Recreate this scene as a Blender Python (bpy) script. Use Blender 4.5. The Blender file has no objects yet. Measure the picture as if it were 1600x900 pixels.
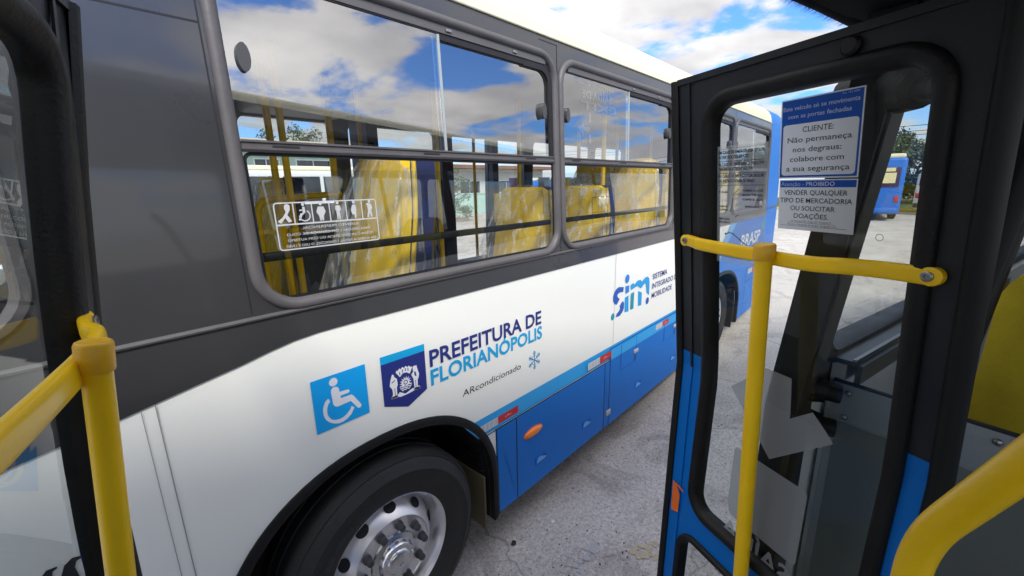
import bpy, bmesh, math, random
from mathutils import Vector, Matrix, noise as mnoise
R=math.radians
random.seed(7)
C=bpy.context.scene.collection
S=bpy.context.scene

# ------------------------------------------------------------------ camera
HC=2.16
cam=bpy.data.cameras.new('camera'); co=bpy.data.objects.new('camera',cam); C.objects.link(co)
cam.sensor_width=36; cam.lens=36*664/1600; cam.clip_start=.02; cam.clip_end=2000
yaw,pit,rol=R(47.45),R(-13.7),R(-1.1)
fwd=Vector((math.sin(yaw)*math.cos(pit),math.cos(yaw)*math.cos(pit),math.sin(pit)))
rt=Vector((math.cos(yaw),-math.sin(yaw),0)); up=rt.cross(fwd)
r2=rt*math.cos(rol)+up*math.sin(rol); u2=up*math.cos(rol)-rt*math.sin(rol)
co.matrix_world=Matrix(((r2.x,u2.x,-fwd.x,0),(r2.y,u2.y,-fwd.y,0),(r2.z,u2.z,-fwd.z,HC),(0,0,0,1)))
S.camera=co

# ------------------------------------------------------------------ light
SUN_EL,SUN_AZ=R(46),R(-146)          # azimuth clockwise from +Y
w=bpy.data.worlds.new('World'); S.world=w; w.use_nodes=True
nt=w.node_tree; N=nt.nodes; L=nt.links; N.clear()
def nn(t,**k):
    n=N.new(t)
    for a,b in k.items(): setattr(n,a,b)
    return n
def M_(op,a,b=None,c=None,clamp=False):
    n=N.new('ShaderNodeMath'); n.operation=op; n.use_clamp=clamp
    for i,v in enumerate((a,b,c)):
        if v is None: continue
        if isinstance(v,(int,float)): n.inputs[i].default_value=v
        else: L.new(v,n.inputs[i])
    return n.outputs[0]
out=nn('ShaderNodeOutputWorld'); bg=nn('ShaderNodeBackground'); bg.inputs[1].default_value=.1
sky=nn('ShaderNodeTexSky'); sky.sky_type='NISHITA'; sky.sun_disc=False
sky.sun_elevation=SUN_EL; sky.sun_rotation=SUN_AZ; sky.air_density=1.0; sky.dust_density=.6; sky.ozone_density=2.5
tc=nn('ShaderNodeTexCoord'); sep=nn('ShaderNodeSeparateXYZ'); L.new(tc.outputs['Generated'],sep.inputs[0])
den=M_('ADD',M_('MAXIMUM',sep.outputs[2],0.0),.16)
px=M_('DIVIDE',sep.outputs[0],den); py=M_('DIVIDE',sep.outputs[1],den)
cmb=nn('ShaderNodeCombineXYZ'); L.new(px,cmb.inputs[0]); L.new(py,cmb.inputs[1])
off=nn('ShaderNodeVectorMath',operation='ADD'); L.new(cmb.outputs[0],off.inputs[0]); off.inputs[1].default_value=(3.1,1.7,.6)
n1=nn('ShaderNodeTexNoise'); n1.inputs['Scale'].default_value=1.7; n1.inputs['Detail'].default_value=9; n1.inputs['Roughness'].default_value=.56
n1.inputs['Distortion'].default_value=.25; L.new(off.outputs[0],n1.inputs['Vector'])
rm=nn('ShaderNodeValToRGB'); rm.color_ramp.elements[0].position=.40; rm.color_ramp.elements[1].position=.52; rm.color_ramp.interpolation='EASE'
L.new(n1.outputs['Fac'],rm.inputs[0])
n2=nn('ShaderNodeTexNoise'); n2.inputs['Scale'].default_value=1.9; n2.inputs['Detail'].default_value=6; n2.inputs['Roughness'].default_value=.5
of2=nn('ShaderNodeVectorMath',operation='ADD'); L.new(cmb.outputs[0],of2.inputs[0]); of2.inputs[1].default_value=(8.3,4.4,2.6); L.new(of2.outputs[0],n2.inputs['Vector'])
cr=nn('ShaderNodeValToRGB'); cr.color_ramp.elements[0].position=.36; cr.color_ramp.elements[1].position=.66
cr.color_ramp.elements[0].color=(4.6,4.55,4.75,1); cr.color_ramp.elements[1].color=(7.7,7.55,7.45,1)
L.new(n2.outputs['Fac'],cr.inputs[0])
sm=nn('ShaderNodeVectorMath',operation='MULTIPLY'); L.new(sky.outputs[0],sm.inputs[0]); sm.inputs[1].default_value=(.42,.70,1.12)
# clouds towards the sun are brighter than those opposite it
SV=(math.sin(SUN_AZ)*math.cos(SUN_EL),math.cos(SUN_AZ)*math.cos(SUN_EL),math.sin(SUN_EL))
dt=nn('ShaderNodeVectorMath',operation='DOT_PRODUCT'); L.new(tc.outputs['Generated'],dt.inputs[0]); dt.inputs[1].default_value=SV
cf=M_('MULTIPLY_ADD',M_('POWER',M_('MAXIMUM',dt.outputs['Value'],0.0),1.5),1.15,.56)
cs=nn('ShaderNodeVectorMath',operation='SCALE'); L.new(cr.outputs[0],cs.inputs[0]); L.new(cf,cs.inputs['Scale'])
mx=nn('ShaderNodeMix',data_type='RGBA'); L.new(rm.outputs[0],mx.inputs[0]); L.new(sm.outputs[0],mx.inputs[6]); L.new(cs.outputs[0],mx.inputs[7])
# pale band of haze-like cloud close to the horizon
hz=M_('SUBTRACT',1.0,M_('MULTIPLY',M_('MAXIMUM',sep.outputs[2],0.0),7.0),clamp=True)
mx2=nn('ShaderNodeMix',data_type='RGBA'); L.new(M_('MULTIPLY',hz,.55),mx2.inputs[0]); L.new(mx.outputs[2],mx2.inputs[6]); mx2.inputs[7].default_value=(4.5,4.65,4.9,1)
L.new(mx2.outputs[2],bg.inputs[0]); L.new(bg.outputs[0],out.inputs[0])
sl=bpy.data.lights.new('sun','SUN'); sl.energy=1.4; sl.angle=R(12); sl.color=(1,.94,.84)
so=bpy.data.objects.new('sun',sl); C.objects.link(so)
sd=Vector((math.sin(SUN_AZ)*math.cos(SUN_EL),math.cos(SUN_AZ)*math.cos(SUN_EL),math.sin(SUN_EL)))
so.rotation_euler=sd.to_track_quat('Z','Y').to_euler(); so.location=(0,0,30)
vs=S.view_settings; vs.view_transform='Standard'; vs.look='None'; vs.exposure=1.5; vs.gamma=1; vs.use_curve_mapping=False

# ------------------------------------------------------------------ materials
MATS={}
def mat(name,col,rough=.5,metal=0,coat=0,var=.0,vscale=3.,bump=0,bscale=20.,spec=.5,rvar=0.,emit=None):
    if name in MATS: return MATS[name]
    m=bpy.data.materials.new(name); m.use_nodes=True; t=m.node_tree; b=t.nodes['Principled BSDF']
    b.inputs['Base Color'].default_value=(*col,1); b.inputs['Roughness'].default_value=rough; b.inputs['Metallic'].default_value=metal
    b.inputs['Coat Weight'].default_value=coat; b.inputs['Coat Roughness'].default_value=.06; b.inputs['Specular IOR Level'].default_value=spec
    c=t.nodes.new('ShaderNodeTexCoord')
    if var or rvar:
        n=t.nodes.new('ShaderNodeTexNoise'); n.inputs['Scale'].default_value=vscale; n.inputs['Detail'].default_value=6; n.inputs['Roughness'].default_value=.62
        t.links.new(c.outputs['Object'],n.inputs['Vector'])
        if var:
            mr=t.nodes.new('ShaderNodeMapRange'); mr.inputs[1].default_value=.25; mr.inputs[2].default_value=.75; mr.inputs[3].default_value=1-var; mr.inputs[4].default_value=1+var
            t.links.new(n.outputs['Fac'],mr.inputs[0])
            vm=t.nodes.new('ShaderNodeVectorMath'); vm.operation='SCALE'; vm.inputs[0].default_value=col; t.links.new(mr.outputs[0],vm.inputs['Scale'])
            t.links.new(vm.outputs[0],b.inputs['Base Color'])
        if rvar:
            mr=t.nodes.new('ShaderNodeMapRange'); mr.inputs[1].default_value=.3; mr.inputs[2].default_value=.7; mr.inputs[3].default_value=max(.02,rough-rvar); mr.inputs[4].default_value=rough+rvar
            t.links.new(n.outputs['Fac'],mr.inputs[0]); t.links.new(mr.outputs[0],b.inputs['Roughness'])
    if bump:
        n=t.nodes.new('ShaderNodeTexNoise'); n.inputs['Scale'].default_value=bscale; n.inputs['Detail'].default_value=4
        t.links.new(c.outputs['Object'],n.inputs['Vector'])
        bp=t.nodes.new('ShaderNodeBump'); bp.inputs['Strength'].default_value=bump; bp.inputs['Distance'].default_value=.02
        t.links.new(n.outputs['Fac'],bp.inputs['Height']); t.links.new(bp.outputs[0],b.inputs['Normal']); 
    MATS[name]=m; return m
def glass(name,tint,f0,rough=0.0,wave=0.0,power=5):
    m=bpy.data.materials.new(name); m.use_nodes=True; t=m.node_tree; t.nodes.clear()
    o=t.nodes.new('ShaderNodeOutputMaterial'); mi=t.nodes.new('ShaderNodeMixShader'); tr=t.nodes.new('ShaderNodeBsdfTransparent'); gl=t.nodes.new('ShaderNodeBsdfGlossy')
    tr.inputs[0].default_value=(*tint,1); gl.inputs['Roughness'].default_value=rough; gl.inputs[0].default_value=(1,1,1,1)
    lw=t.nodes.new('ShaderNodeLayerWeight'); lw.inputs[0].default_value=.5
    p=t.nodes.new('ShaderNodeMath'); p.operation='POWER'; p.inputs[1].default_value=power; t.links.new(lw.outputs['Facing'],p.inputs[0])
    q=t.nodes.new('ShaderNodeMath'); q.operation='MULTIPLY_ADD'; q.inputs[1].default_value=1-f0; q.inputs[2].default_value=f0; t.links.new(p.outputs[0],q.inputs[0])
    if wave:
        c=t.nodes.new('ShaderNodeTexCoord'); n=t.nodes.new('ShaderNodeTexNoise'); n.inputs['Scale'].default_value=2.2; n.inputs['Detail'].default_value=1
        t.links.new(c.outputs['Object'],n.inputs['Vector']); bp=t.nodes.new('ShaderNodeBump'); bp.inputs['Strength'].default_value=wave; bp.inputs['Distance'].default_value=.01
        t.links.new(n.outputs['Fac'],bp.inputs['Height']); t.links.new(bp.outputs[0],gl.inputs['Normal'])
    t.links.new(q.outputs[0],mi.inputs[0]); t.links.new(tr.outputs[0],mi.inputs[1]); t.links.new(gl.outputs[0],mi.inputs[2]); t.links.new(mi.outputs[0],o.inputs[0])
    MATS[name]=m; return m
white=mat('white_paint',(.82,.83,.79),.28,coat=.3,var=.012,vscale=1.2,bump=.03,bscale=1.3)
cream=mat('roof_paint',(.66,.63,.45),.5,coat=.0,var=.03,vscale=3.)
char=mat('charcoal_paint',(.034,.034,.037),.32,coat=.6,var=.08,vscale=2.5,rvar=.08,bump=.04,bscale=2.)
blue=mat('blue_paint',(.001,.15,.54),.42,spec=.25,coat=.03,var=.06,vscale=2.,rvar=.05,bump=.03,bscale=2.)
lblue=mat('light_blue_paint',(.004,.33,.74),.32,coat=.3,var=.04)
navy=mat('navy_print',(.018,.028,.19),.4)
mid_blue=mat('mid_blue_print',(.012,.09,.42),.4)
cyanp=mat('cyan_print',(.004,.33,.66),.4)
whitep=mat('white_print',(.75,.76,.78),.5)
rubber=mat('rubber',(.008,.008,.0085),.5,spec=.3,var=.25,vscale=9.,bump=.12,bscale=160.)
framer=mat('window_rubber',(.085,.08,.083),.5,var=.18,vscale=5.,rvar=.1,bump=.06,bscale=60.)
blackm=mat('black_paint',(.013,.0145,.017),.42,spec=.4,var=.15,vscale=6.,rvar=.1,bump=.05,bscale=80.)
darkin=mat('dark_trim',(.009,.010,.0105),.55,spec=.3,var=.2,vscale=8.)
seam=mat('seam_dark',(.008,.008,.012),.7)
yellow=mat('yellow_paint',(.97,.60,.008),.34,coat=.08,spec=.35,var=.06,vscale=6.,bump=.03,bscale=50.,rvar=.06)
screw=mat('steel_screw',(.32,.31,.30),.35,metal=1)
alu=mat('aluminium_wheel',(.80,.80,.82),.33,metal=.8,var=.03,vscale=25.)
chrome=mat('polished_steel',(.66,.66,.67),.24,metal=.9,bump=.03,bscale=30.)
plastic_g=mat('grey_plastic',(.05,.05,.053),.5,var=.1,vscale=20.)
tyre=mat('tyre_rubber',(.013,.013,.0135),.6,var=.3,vscale=8.,bump=.15,bscale=70.)
orange=mat('orange_lens',(.9,.22,.012),.25,coat=.5)
orangep=mat('orange_tape',(.85,.17,.02),.4)
red=mat('red_tape',(.50,.018,.02),.35)
silver=mat('silver_tape',(.42,.41,.40),.4,var=.12,vscale=60.)
def paper(name,col,k=.5):
    m=bpy.data.materials.new(name); m.use_nodes=True; t=m.node_tree; b=t.nodes['Principled BSDF']; b.inputs['Base Color'].default_value=(*col,1); b.inputs['Roughness'].default_value=.45
    tr=t.nodes.new('ShaderNodeBsdfTranslucent'); tr.inputs[0].default_value=(*col,1); mi=t.nodes.new('ShaderNodeMixShader'); mi.inputs[0].default_value=k
    t.links.new(b.outputs[0],mi.inputs[1]); t.links.new(tr.outputs[0],mi.inputs[2]); t.links.new(mi.outputs[0],t.nodes['Material Output'].inputs[0]); return m
poster_w=paper('poster_white',(.90,.92,.96),.6)
poster_b=paper('poster_blue',(.012,.11,.50),.5)
ink=mat('ink_black',(.02,.02,.028),.5)
seat_y=mat('seat_yellow',(.93,.62,.015),.75,var=.12,vscale=9.,bump=.12,bscale=120.)
seat_b=mat('seat_navy',(.012,.02,.10),.6,var=.15,vscale=9.)
seat_olive=mat('seat_moquette',(.62,.47,.02),.85,var=.15,vscale=14.,bump=.2,bscale=200.)
greyp=mat('grey_panel',(.27,.30,.32),.5,var=.06,vscale=5.,bump=.04,bscale=150.)
inner=mat('interior_grey',(.42,.425,.42),.6,var=.06)
innerd=mat('interior_dark',(.07,.072,.078),.6,var=.1)
stick_g=paper('frosted_sticker',(.42,.44,.46),.5)
def thin(m,k):
    t=m.node_tree; o=t.nodes['Material Output']; x=t.nodes.new('ShaderNodeMixShader'); x.inputs[0].default_value=k; p=t.nodes.new('ShaderNodeBsdfTransparent')
    t.links.new(o.inputs[0].links[0].from_socket,x.inputs[1]); t.links.new(p.outputs[0],x.inputs[2]); t.links.new(x.outputs[0],o.inputs[0]); return m
thin(stick_g,.18)
gA=glass('bus_window_glass',(.84,.87,.86),.30,wave=.015)
gL=glass('lower_window_glass',(.86,.89,.87),.13,wave=.015)
gDoor=glass('door_glass',(.82,.86,.84),.03,wave=.02)
gB=glass('side_glass',(.80,.83,.82),.05)
def film():
    m=bpy.data.materials.new('plastic_film'); m.use_nodes=True; t=m.node_tree; t.nodes.clear()
    o=t.nodes.new('ShaderNodeOutputMaterial'); mi=t.nodes.new('ShaderNodeMixShader'); tr=t.nodes.new('ShaderNodeBsdfTransparent')
    b=t.nodes.new('ShaderNodeBsdfPrincipled'); b.inputs['Base Color'].default_value=(.75,.76,.78,1); b.inputs['Roughness'].default_value=.16; b.inputs['Coat Weight'].default_value=.8
    tr.inputs[0].default_value=(.93,.93,.93,1)
    c=t.nodes.new('ShaderNodeTexCoord'); mp=t.nodes.new('ShaderNodeMapping'); mp.inputs['Scale'].default_value=(24,24,1.7); t.links.new(c.outputs['Object'],mp.inputs[0])
    n=t.nodes.new('ShaderNodeTexNoise'); n.inputs['Scale'].default_value=1.; n.inputs['Detail'].default_value=5; n.inputs['Distortion'].default_value=.5; t.links.new(mp.outputs[0],n.inputs['Vector'])
    bp=t.nodes.new('ShaderNodeBump'); bp.inputs['Strength'].default_value=.9; bp.inputs['Distance'].default_value=.03; t.links.new(n.outputs['Fac'],bp.inputs['Height']); t.links.new(bp.outputs[0],b.inputs['Normal'])
    lw=t.nodes.new('ShaderNodeLayerWeight'); lw.inputs[0].default_value=.5
    r=t.nodes.new('ShaderNodeMapRange'); r.inputs[1].default_value=.50; r.inputs[2].default_value=.64; r.inputs[3].default_value=.02; r.inputs[4].default_value=.46; t.links.new(n.outputs['Fac'],r.inputs[0])  # streaks of denser, whiter film painted in as crease highlights
    a=t.nodes.new('ShaderNodeMath'); a.operation='MULTIPLY_ADD'; a.inputs[1].default_value=.22; a.use_clamp=True; t.links.new(lw.outputs['Facing'],a.inputs[0]); t.links.new(r.outputs[0],a.inputs[2])
    t.links.new(a.outputs[0],mi.inputs[0]); t.links.new(tr.outputs[0],mi.inputs[1]); t.links.new(b.outputs[0],mi.inputs[2]); t.links.new(mi.outputs[0],o.inputs[0])
    return m
filmm=film()

# ------------------------------------------------------------------ helpers
MW={}
def wm(o): return MW.get(o.name,Matrix.Identity(4)) if o else Matrix.Identity(4)
def obj(name,bm,m,parent=None,smooth=False,sharp=35):
    bmesh.ops.recalc_face_normals(bm,faces=bm.faces)
    me=bpy.data.meshes.new(name); bm.to_mesh(me); bm.free()
    for x in (m if isinstance(m,(list,tuple)) else [m]): me.materials.append(x)
    if smooth:
        for p in me.polygons: p.use_smooth=True
        try: me.set_sharp_from_angle(angle=R(sharp))
        except Exception: pass
    o=bpy.data.objects.new(name,me); C.objects.link(o)
    if parent is not None:
        o.parent=parent; o.matrix_parent_inverse=wm(parent).inverted()
    return o
def thing(name,label,cat,loc=(0,0,0),rz=0,group=None):
    o=bpy.data.objects.new(name,None); C.objects.link(o); o.location=loc; o.rotation_euler=(0,0,rz); o.empty_display_size=.2
    MW[o.name]=Matrix.Translation(loc)@Matrix.Rotation(rz,4,'Z')
    return tag(o,label,cat,group)
def tag(o,label,cat,group=None):
    o['label']=label; o['category']=cat
    if group: o['group']=group
    return o
def ident(a,b,off): return Vector((a,b,off))
def add_box(bm,c,s,rot=None,bev=0,mi=0,seg=2):
    r=bmesh.ops.create_cube(bm,size=1); v=r['verts']
    for x in v: x.co=Vector((x.co.x*s[0],x.co.y*s[1],x.co.z*s[2]))
    if bev:
        e=list({e for x in v for e in x.link_edges}); rb=bmesh.ops.bevel(bm,geom=e,offset=bev,segments=seg,affect='EDGES',profile=.5); v=list({q for f in rb['faces'] for q in f.verts}|{q for q in v if q.is_valid})
    M=(rot.to_4x4() if rot is not None else Matrix.Identity(4))
    for x in v: x.co=(M@x.co.to_4d()).to_3d()+Vector(c)
    if mi:
        for f in {f for x in v for f in x.link_faces}: f.material_index=mi
    return v
def add_tube(bm,path,rad,n=14,cap=True,mi=0,flat=None):
    """sweep a circle (or an oval: flat=(half_a, half_b, reference axis)) along a path"""
    P=[Vector(p) for p in path]; rings=[]; prev=None
    for i,p in enumerate(P):
        t=((P[min(i+1,len(P)-1)]-P[max(i-1,0)])).normalized()
        if flat: a=flat[2]-t*flat[2].dot(t); a.normalize()
        else:
            ref=prev if prev is not None else (Vector((0,0,1)) if abs(t.z)<.9 else Vector((1,0,0)))
            a=ref-t*ref.dot(t); a.normalize(); prev=a
        b=t.cross(a); ra=rad[i] if isinstance(rad,(list,tuple)) else rad
        fa,fb=(flat[0],flat[1]) if flat else (ra,ra)
        ring=[]
        for k in range(n):
            th=2*math.pi*k/n; cx,sx=math.cos(th),math.sin(th)
            if flat:
                cx=math.copysign(abs(cx)**.55,cx); sx=math.copysign(abs(sx)**.55,sx)
            ring.append(bm.verts.new(p+a*(fa*cx)+b*(fb*sx)))
        rings.append(ring)
    for i in range(len(rings)-1):
        for k in range(n):
            f=bm.faces.new((rings[i][k],rings[i][(k+1)%n],rings[i+1][(k+1)%n],rings[i+1][k])); f.material_index=mi
    if cap:
        for q in (rings[0][::-1],rings[-1]): f=bm.faces.new(q); f.material_index=mi
def smooth_path(pts,n=6):
    P=[Vector(p) for p in pts]; out=[]
    for i in range(len(P)-1):
        p0=P[max(i-1,0)];p1=P[i];p2=P[i+1];p3=P[min(i+2,len(P)-1)]
        for k in range(n):
            t=k/n; out.append(.5*((2*p1)+(p2-p0)*t+(2*p0-5*p1+4*p2-p3)*t*t+(3*p1-p0-3*p2+p3)*t**3))
    out.append(P[-1]); return out
def bend_path(pts,r,n=6):
    """polyline with each corner rounded"""
    P=[Vector(p) for p in pts]; out=[P[0]]
    for i in range(1,len(P)-1):
        a=(P[i-1]-P[i]); b=(P[i+1]-P[i]); d=min(r,a.length*.45,b.length*.45); A=P[i]+a.normalized()*d; B=P[i]+b.normalized()*d
        for k in range(n+1):
            t=k/n; out.append(A*(1-t)**2+P[i]*2*t*(1-t)+B*t*t)
    out.append(P[-1]); return out
def add_lathe(bm,prof,c,ax,n=48,mi=0,closed=False):
    ax=Vector(ax).normalized(); a=Vector((0,0,1)) if abs(ax.z)<.9 else Vector((1,0,0)); a=(a-ax*a.dot(ax)).normalized(); b=ax.cross(a); c=Vector(c)
    rings=[]
    for r,h in prof:
        rings.append([bm.verts.new(c+ax*h+(a*math.cos(2*math.pi*k/n)+b*math.sin(2*math.pi*k/n))*r) for k in range(n)] if r>1e-5 else [bm.verts.new(c+ax*h)])
    for i in range(len(rings)-1):
        A,B=rings[i],rings[i+1]
        for k in range(n):
            if len(A)==1 and len(B)==1: continue
            if len(A)==1: f=bm.faces.new((A[0],B[k],B[(k+1)%n]))
            elif len(B)==1: f=bm.faces.new((A[k],A[(k+1)%n],B[0]))
            else: f=bm.faces.new((A[k],A[(k+1)%n],B[(k+1)%n],B[k]))
            f.material_index=mi
def rr(a0,a1,b0,b1,r,ins=0,nc=7,ns=10):
    """rounded rectangle loop, counter-clockwise, straight sides subdivided"""
    a0+=ins;a1-=ins;b0+=ins;b1-=ins; r=max(r-ins,.004) ; P=[]
    cs=[(a1-r,b0+r,-90),(a1-r,b1-r,0),(a0+r,b1-r,90),(a0+r,b0+r,180)]
    for i,(x,y,s) in enumerate(cs):
        for k in range(nc+1):
            t=R(s+90*k/nc); P.append((x+r*math.cos(t),y+r*math.sin(t)))
        nx=cs[(i+1)%4]; e=R(s+90); A=P[-1]; B=(nx[0]+r*math.cos(R(nx[2])),nx[1]+r*math.sin(R(nx[2])))
        for k in range(1,ns): P.append((A[0]+(B[0]-A[0])*k/ns,A[1]+(B[1]-A[1])*k/ns))
    return P
def add_ring(bm,box,r,prof,fn,mi=0,nc=7,ns=10,closed=False):
    """sweep a profile [(inset, offset)] round a rounded rectangle lying on surface fn"""
    loops=[[bm.verts.new(fn(x,y,o)) for x,y in rr(*box,r,i,nc,ns)] for i,o in prof]
    n=len(loops[0]); rng=range(len(loops)) if closed else range(len(loops)-1)
    for i in rng:
        A,B=loops[i],loops[(i+1)%len(loops)]
        for k in range(n): f=bm.faces.new((A[k],A[(k+1)%n],B[(k+1)%n],B[k])); f.material_index=mi
def add_sheet(bm,outer,holes,fn,o0=0.,o1=None,cuts=(),mi=0,vcuts=()):
    """fill a 2-D outline (with holes), cut it at heights, lay it on surface fn, give it thickness o0..o1"""
    t=bmesh.new()
    for lp in [outer]+list(holes):
        v=[t.verts.new((x,y,0)) for x,y in lp]
        for k in range(len(v)): t.edges.new((v[k],v[(k+1)%len(v)]))
    bmesh.ops.triangle_fill(t,use_beauty=True,use_dissolve=False,edges=t.edges[:])
    for cz in cuts: bmesh.ops.bisect_plane(t,geom=t.verts[:]+t.edges[:]+t.faces[:],plane_co=(0,cz,0),plane_no=(0,1,0))
    for cx in vcuts: bmesh.ops.bisect_plane(t,geom=t.verts[:]+t.edges[:]+t.faces[:],plane_co=(cx,0,0),plane_no=(1,0,0))
    A={v:bm.verts.new(fn(v.co.x,v.co.y,o0)) for v in t.verts}
    for f in t.faces: g=bm.faces.new([A[v] for v in f.verts]); g.material_index=mi
    if o1 is not None:
        B={v:bm.verts.new(fn(v.co.x,v.co.y,o1)) for v in t.verts}
        for f in t.faces: g=bm.faces.new([B[v] for v in reversed(f.verts)]); g.material_index=mi
        for e in t.edges:
            if len(e.link_faces)==1:
                a,b=e.verts; g=bm.faces.new((A[a],A[b],B[b],B[a])); g.material_index=mi
    t.free()
def rect(a0,a1,b0,b1): return [(a0,b0),(a1,b0),(a1,b1),(a0,b1)]
_tc={}
def text2d(s,bold=0.,spacing=1.):
    """triangulated glyphs: list of (verts, faces) in font units, cap height normalised to 1"""
    key=(s,bold,spacing)
    if key in _tc: return _tc[key]
    def mk(q):
        cu=bpy.data.curves.new('t','FONT'); cu.body=q; cu.size=1; cu.offset=bold; cu.space_character=spacing; cu.resolution_u=3
        o=bpy.data.objects.new('t',cu); C.objects.link(o); dg=bpy.context.evaluated_depsgraph_get(); dg.update()
        me=bpy.data.meshes.new_from_object(o.evaluated_get(dg)); V=[(v.co.x,v.co.y) for v in me.vertices]; F=[tuple(p.vertices) for p in me.polygons]
        bpy.data.objects.remove(o); bpy.data.curves.remove(cu); bpy.data.meshes.remove(me); return V,F
    V,F=mk(s); H=mk('H')[0]; h=max(y for x,y in H); b=min(y for x,y in H)
    x0=min(x for x,y in V); x1=max(x for x,y in V)
    _tc[key]=([((x-x0)/(x1-x0),(y-b)/(h-b)) for x,y in V],F,(x1-x0)/(h-b)); return _tc[key]
def add_text(bm,s,x0,x1,z0,cap,fn,off,mi=0,bold=0.,spacing=1.,center=None,skew=0.):
    """x0..x1 = left and right end along the surface (x1<x0 runs the other way); with center set, width follows cap height"""
    V,F,asp=text2d(s,bold,spacing)
    if center is not None:
        wd=asp*cap*center[1]; x0,x1=center[0]-wd/2,center[0]+wd/2
    vs=[bm.verts.new(fn(x0+(x1-x0)*x+skew*y*cap,z0+y*cap,off)) for x,y in V]
    for f in F:
        try: g=bm.faces.new([vs[i] for i in f]); g.material_index=mi
        except ValueError: pass
def ellipse(cx,cy,ra,rb,n=20): return [(cx+ra*math.cos(2*math.pi*k/n),cy+rb*math.sin(2*math.pi*k/n)) for k in range(n)]

# ------------------------------------------------------------------ ground
def ground():
    m=bpy.data.materials.new('worn_concrete'); m.use_nodes=True; t=m.node_tree; b=t.nodes['Principled BSDF']; b.inputs['Roughness'].default_value=.85
    c=t.nodes.new('ShaderNodeTexCoord')
    def noi(sc,det=5,rough=.6,dist=0):
        n=t.nodes.new('ShaderNodeTexNoise'); n.inputs['Scale'].default_value=sc; n.inputs['Detail'].default_value=det; n.inputs['Roughness'].default_value=rough; n.inputs['Distortion'].default_value=dist
        t.links.new(c.outputs['Object'],n.inputs['Vector']); return n.outputs['Fac']
    def ramp(f,stops):
        r=t.nodes.new('ShaderNodeValToRGB'); e=r.color_ramp.elements
        e[0].position,e[0].color=stops[0][0],(*stops[0][1],1); e[1].position,e[1].color=stops[1][0],(*stops[1][1],1)
        for p,q in stops[2:]: k=e.new(p); k.color=(*q,1)
        t.links.new(f,r.inputs[0]); return r.outputs[0]
    def mul(a,bb,fac=1.):
        x=t.nodes.new('ShaderNodeMix'); x.data_type='RGBA'; x.blend_type='MULTIPLY'; x.inputs[0].default_value=fac; t.links.new(a,x.inputs[6]); t.links.new(bb,x.inputs[7]); return x.outputs[2]
    base=ramp(noi(.55,8,.65),[(.3,(.48,.435,.405)),(.7,(.66,.61,.57))])
    fine=ramp(noi(38,6,.8),[(.32,(.55,.55,.55)),(.62,(1.12,1.12,1.12))])
    col=mul(base,fine)
    speck=ramp(noi(62,4,.75),[(.34,(.14,.13,.13)),(.43,(1,1,1))]); col=mul(col,speck,.95)
    speck2=ramp(noi(17,5,.8),[(.27,(.25,.24,.24)),(.36,(1,1,1))]); col=mul(col,speck2,.8)
    stain=ramp(noi(1.7,7,.7,1.),[(.33,(.52,.5,.5)),(.5,(1,1,1))]); col=mul(col,stain,.7)
    lite=ramp(noi(4.5,5,.75,.6),[(.62,(1,1,1)),(.74,(1.3,1.3,1.32))]); col=mul(col,lite)
    v=t.nodes.new('ShaderNodeTexVoronoi'); v.feature='DISTANCE_TO_EDGE'; v.inputs['Scale'].default_value=.62
    wv=t.nodes.new('ShaderNodeVectorMath'); wv.operation='ADD'; nz=t.nodes.new('ShaderNodeTexNoise'); nz.inputs['Scale'].default_value=3; nz.inputs['Detail'].default_value=6
    sc=t.nodes.new('ShaderNodeVectorMath'); sc.operation='SCALE'; sc.inputs['Scale'].default_value=.5
    t.links.new(c.outputs['Object'],nz.inputs['Vector']); t.links.new(nz.outputs['Color'],sc.inputs[0]); t.links.new(c.outputs['Object'],wv.inputs[0]); t.links.new(sc.outputs[0],wv.inputs[1]); t.links.new(wv.outputs[0],v.inputs['Vector'])
    cr_=ramp(v.outputs['Distance'],[(.0,(.35,.33,.32)),(.006,(1,1,1))]); col=mul(col,cr_,.75)
    t.links.new(col,b.inputs['Base Color'])
    bp=t.nodes.new('ShaderNodeBump'); bp.inputs['Strength'].default_value=.55; bp.inputs['Distance'].default_value=.01; t.links.new(noi(60,6,.75),bp.inputs['Height']); t.links.new(bp.outputs[0],b.inputs['Normal'])
    bm=bmesh.new(); add_sheet(bm,rect(-400,400,-400,400),[],lambda x,y,o:Vector((x,y,o)))
    o=obj('ground',bm,m); o['kind']='structure'
ground()
#@@MORE@@
# ------------------------------------------------------------------ bus with the white and blue side
D=1.5; T=math.tan(R(2.2)); ZB=1.62; XF,XR=-1.75,7.86
def sA(x,z,o): return Vector((x,D+max(0,T*(z-ZB))-o,z))
GB='city buses parked in the yard'
A=thing('city_bus','white city bus with blue skirt and charcoal window band, standing lengthwise behind the open door','bus',(3,2.75,0),0,GB)
FWX,RWX=.808,5.35
def arch(cx,rx,ry,cz,zb,n=22,rev=False):
    """arch outline from the right foot over the top to the left foot"""
    P=[]
    for k in range(n+1):
        th=math.pi*k/n; c_,s_=math.cos(th),math.sin(th)
        P.append((cx+rx*math.copysign(abs(c_)**.9,c_),cz+ry*abs(s_)**.88))
    P=[(P[0][0],zb)]+P+[(P[-1][0],zb)]
    return P[::-1] if rev else P
AF=dict(cx=.80,rx=.675,ry=.632,cz=.50); AR=dict(cx=RWX,rx=.80,ry=.60,cz=.49)
fa=arch(**AF,zb=.30,rev=True); ra=arch(**AR,zb=.30,rev=True)
# lower side, one sheet with both wheel openings
bm=bmesh.new()
add_sheet(bm,[(XF,.30)]+fa+ra+[(XR,.30),(XR,1.752),(XF,1.752)],[],sA,0,-.03)
obj('side_panel',bm,white,A)
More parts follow.
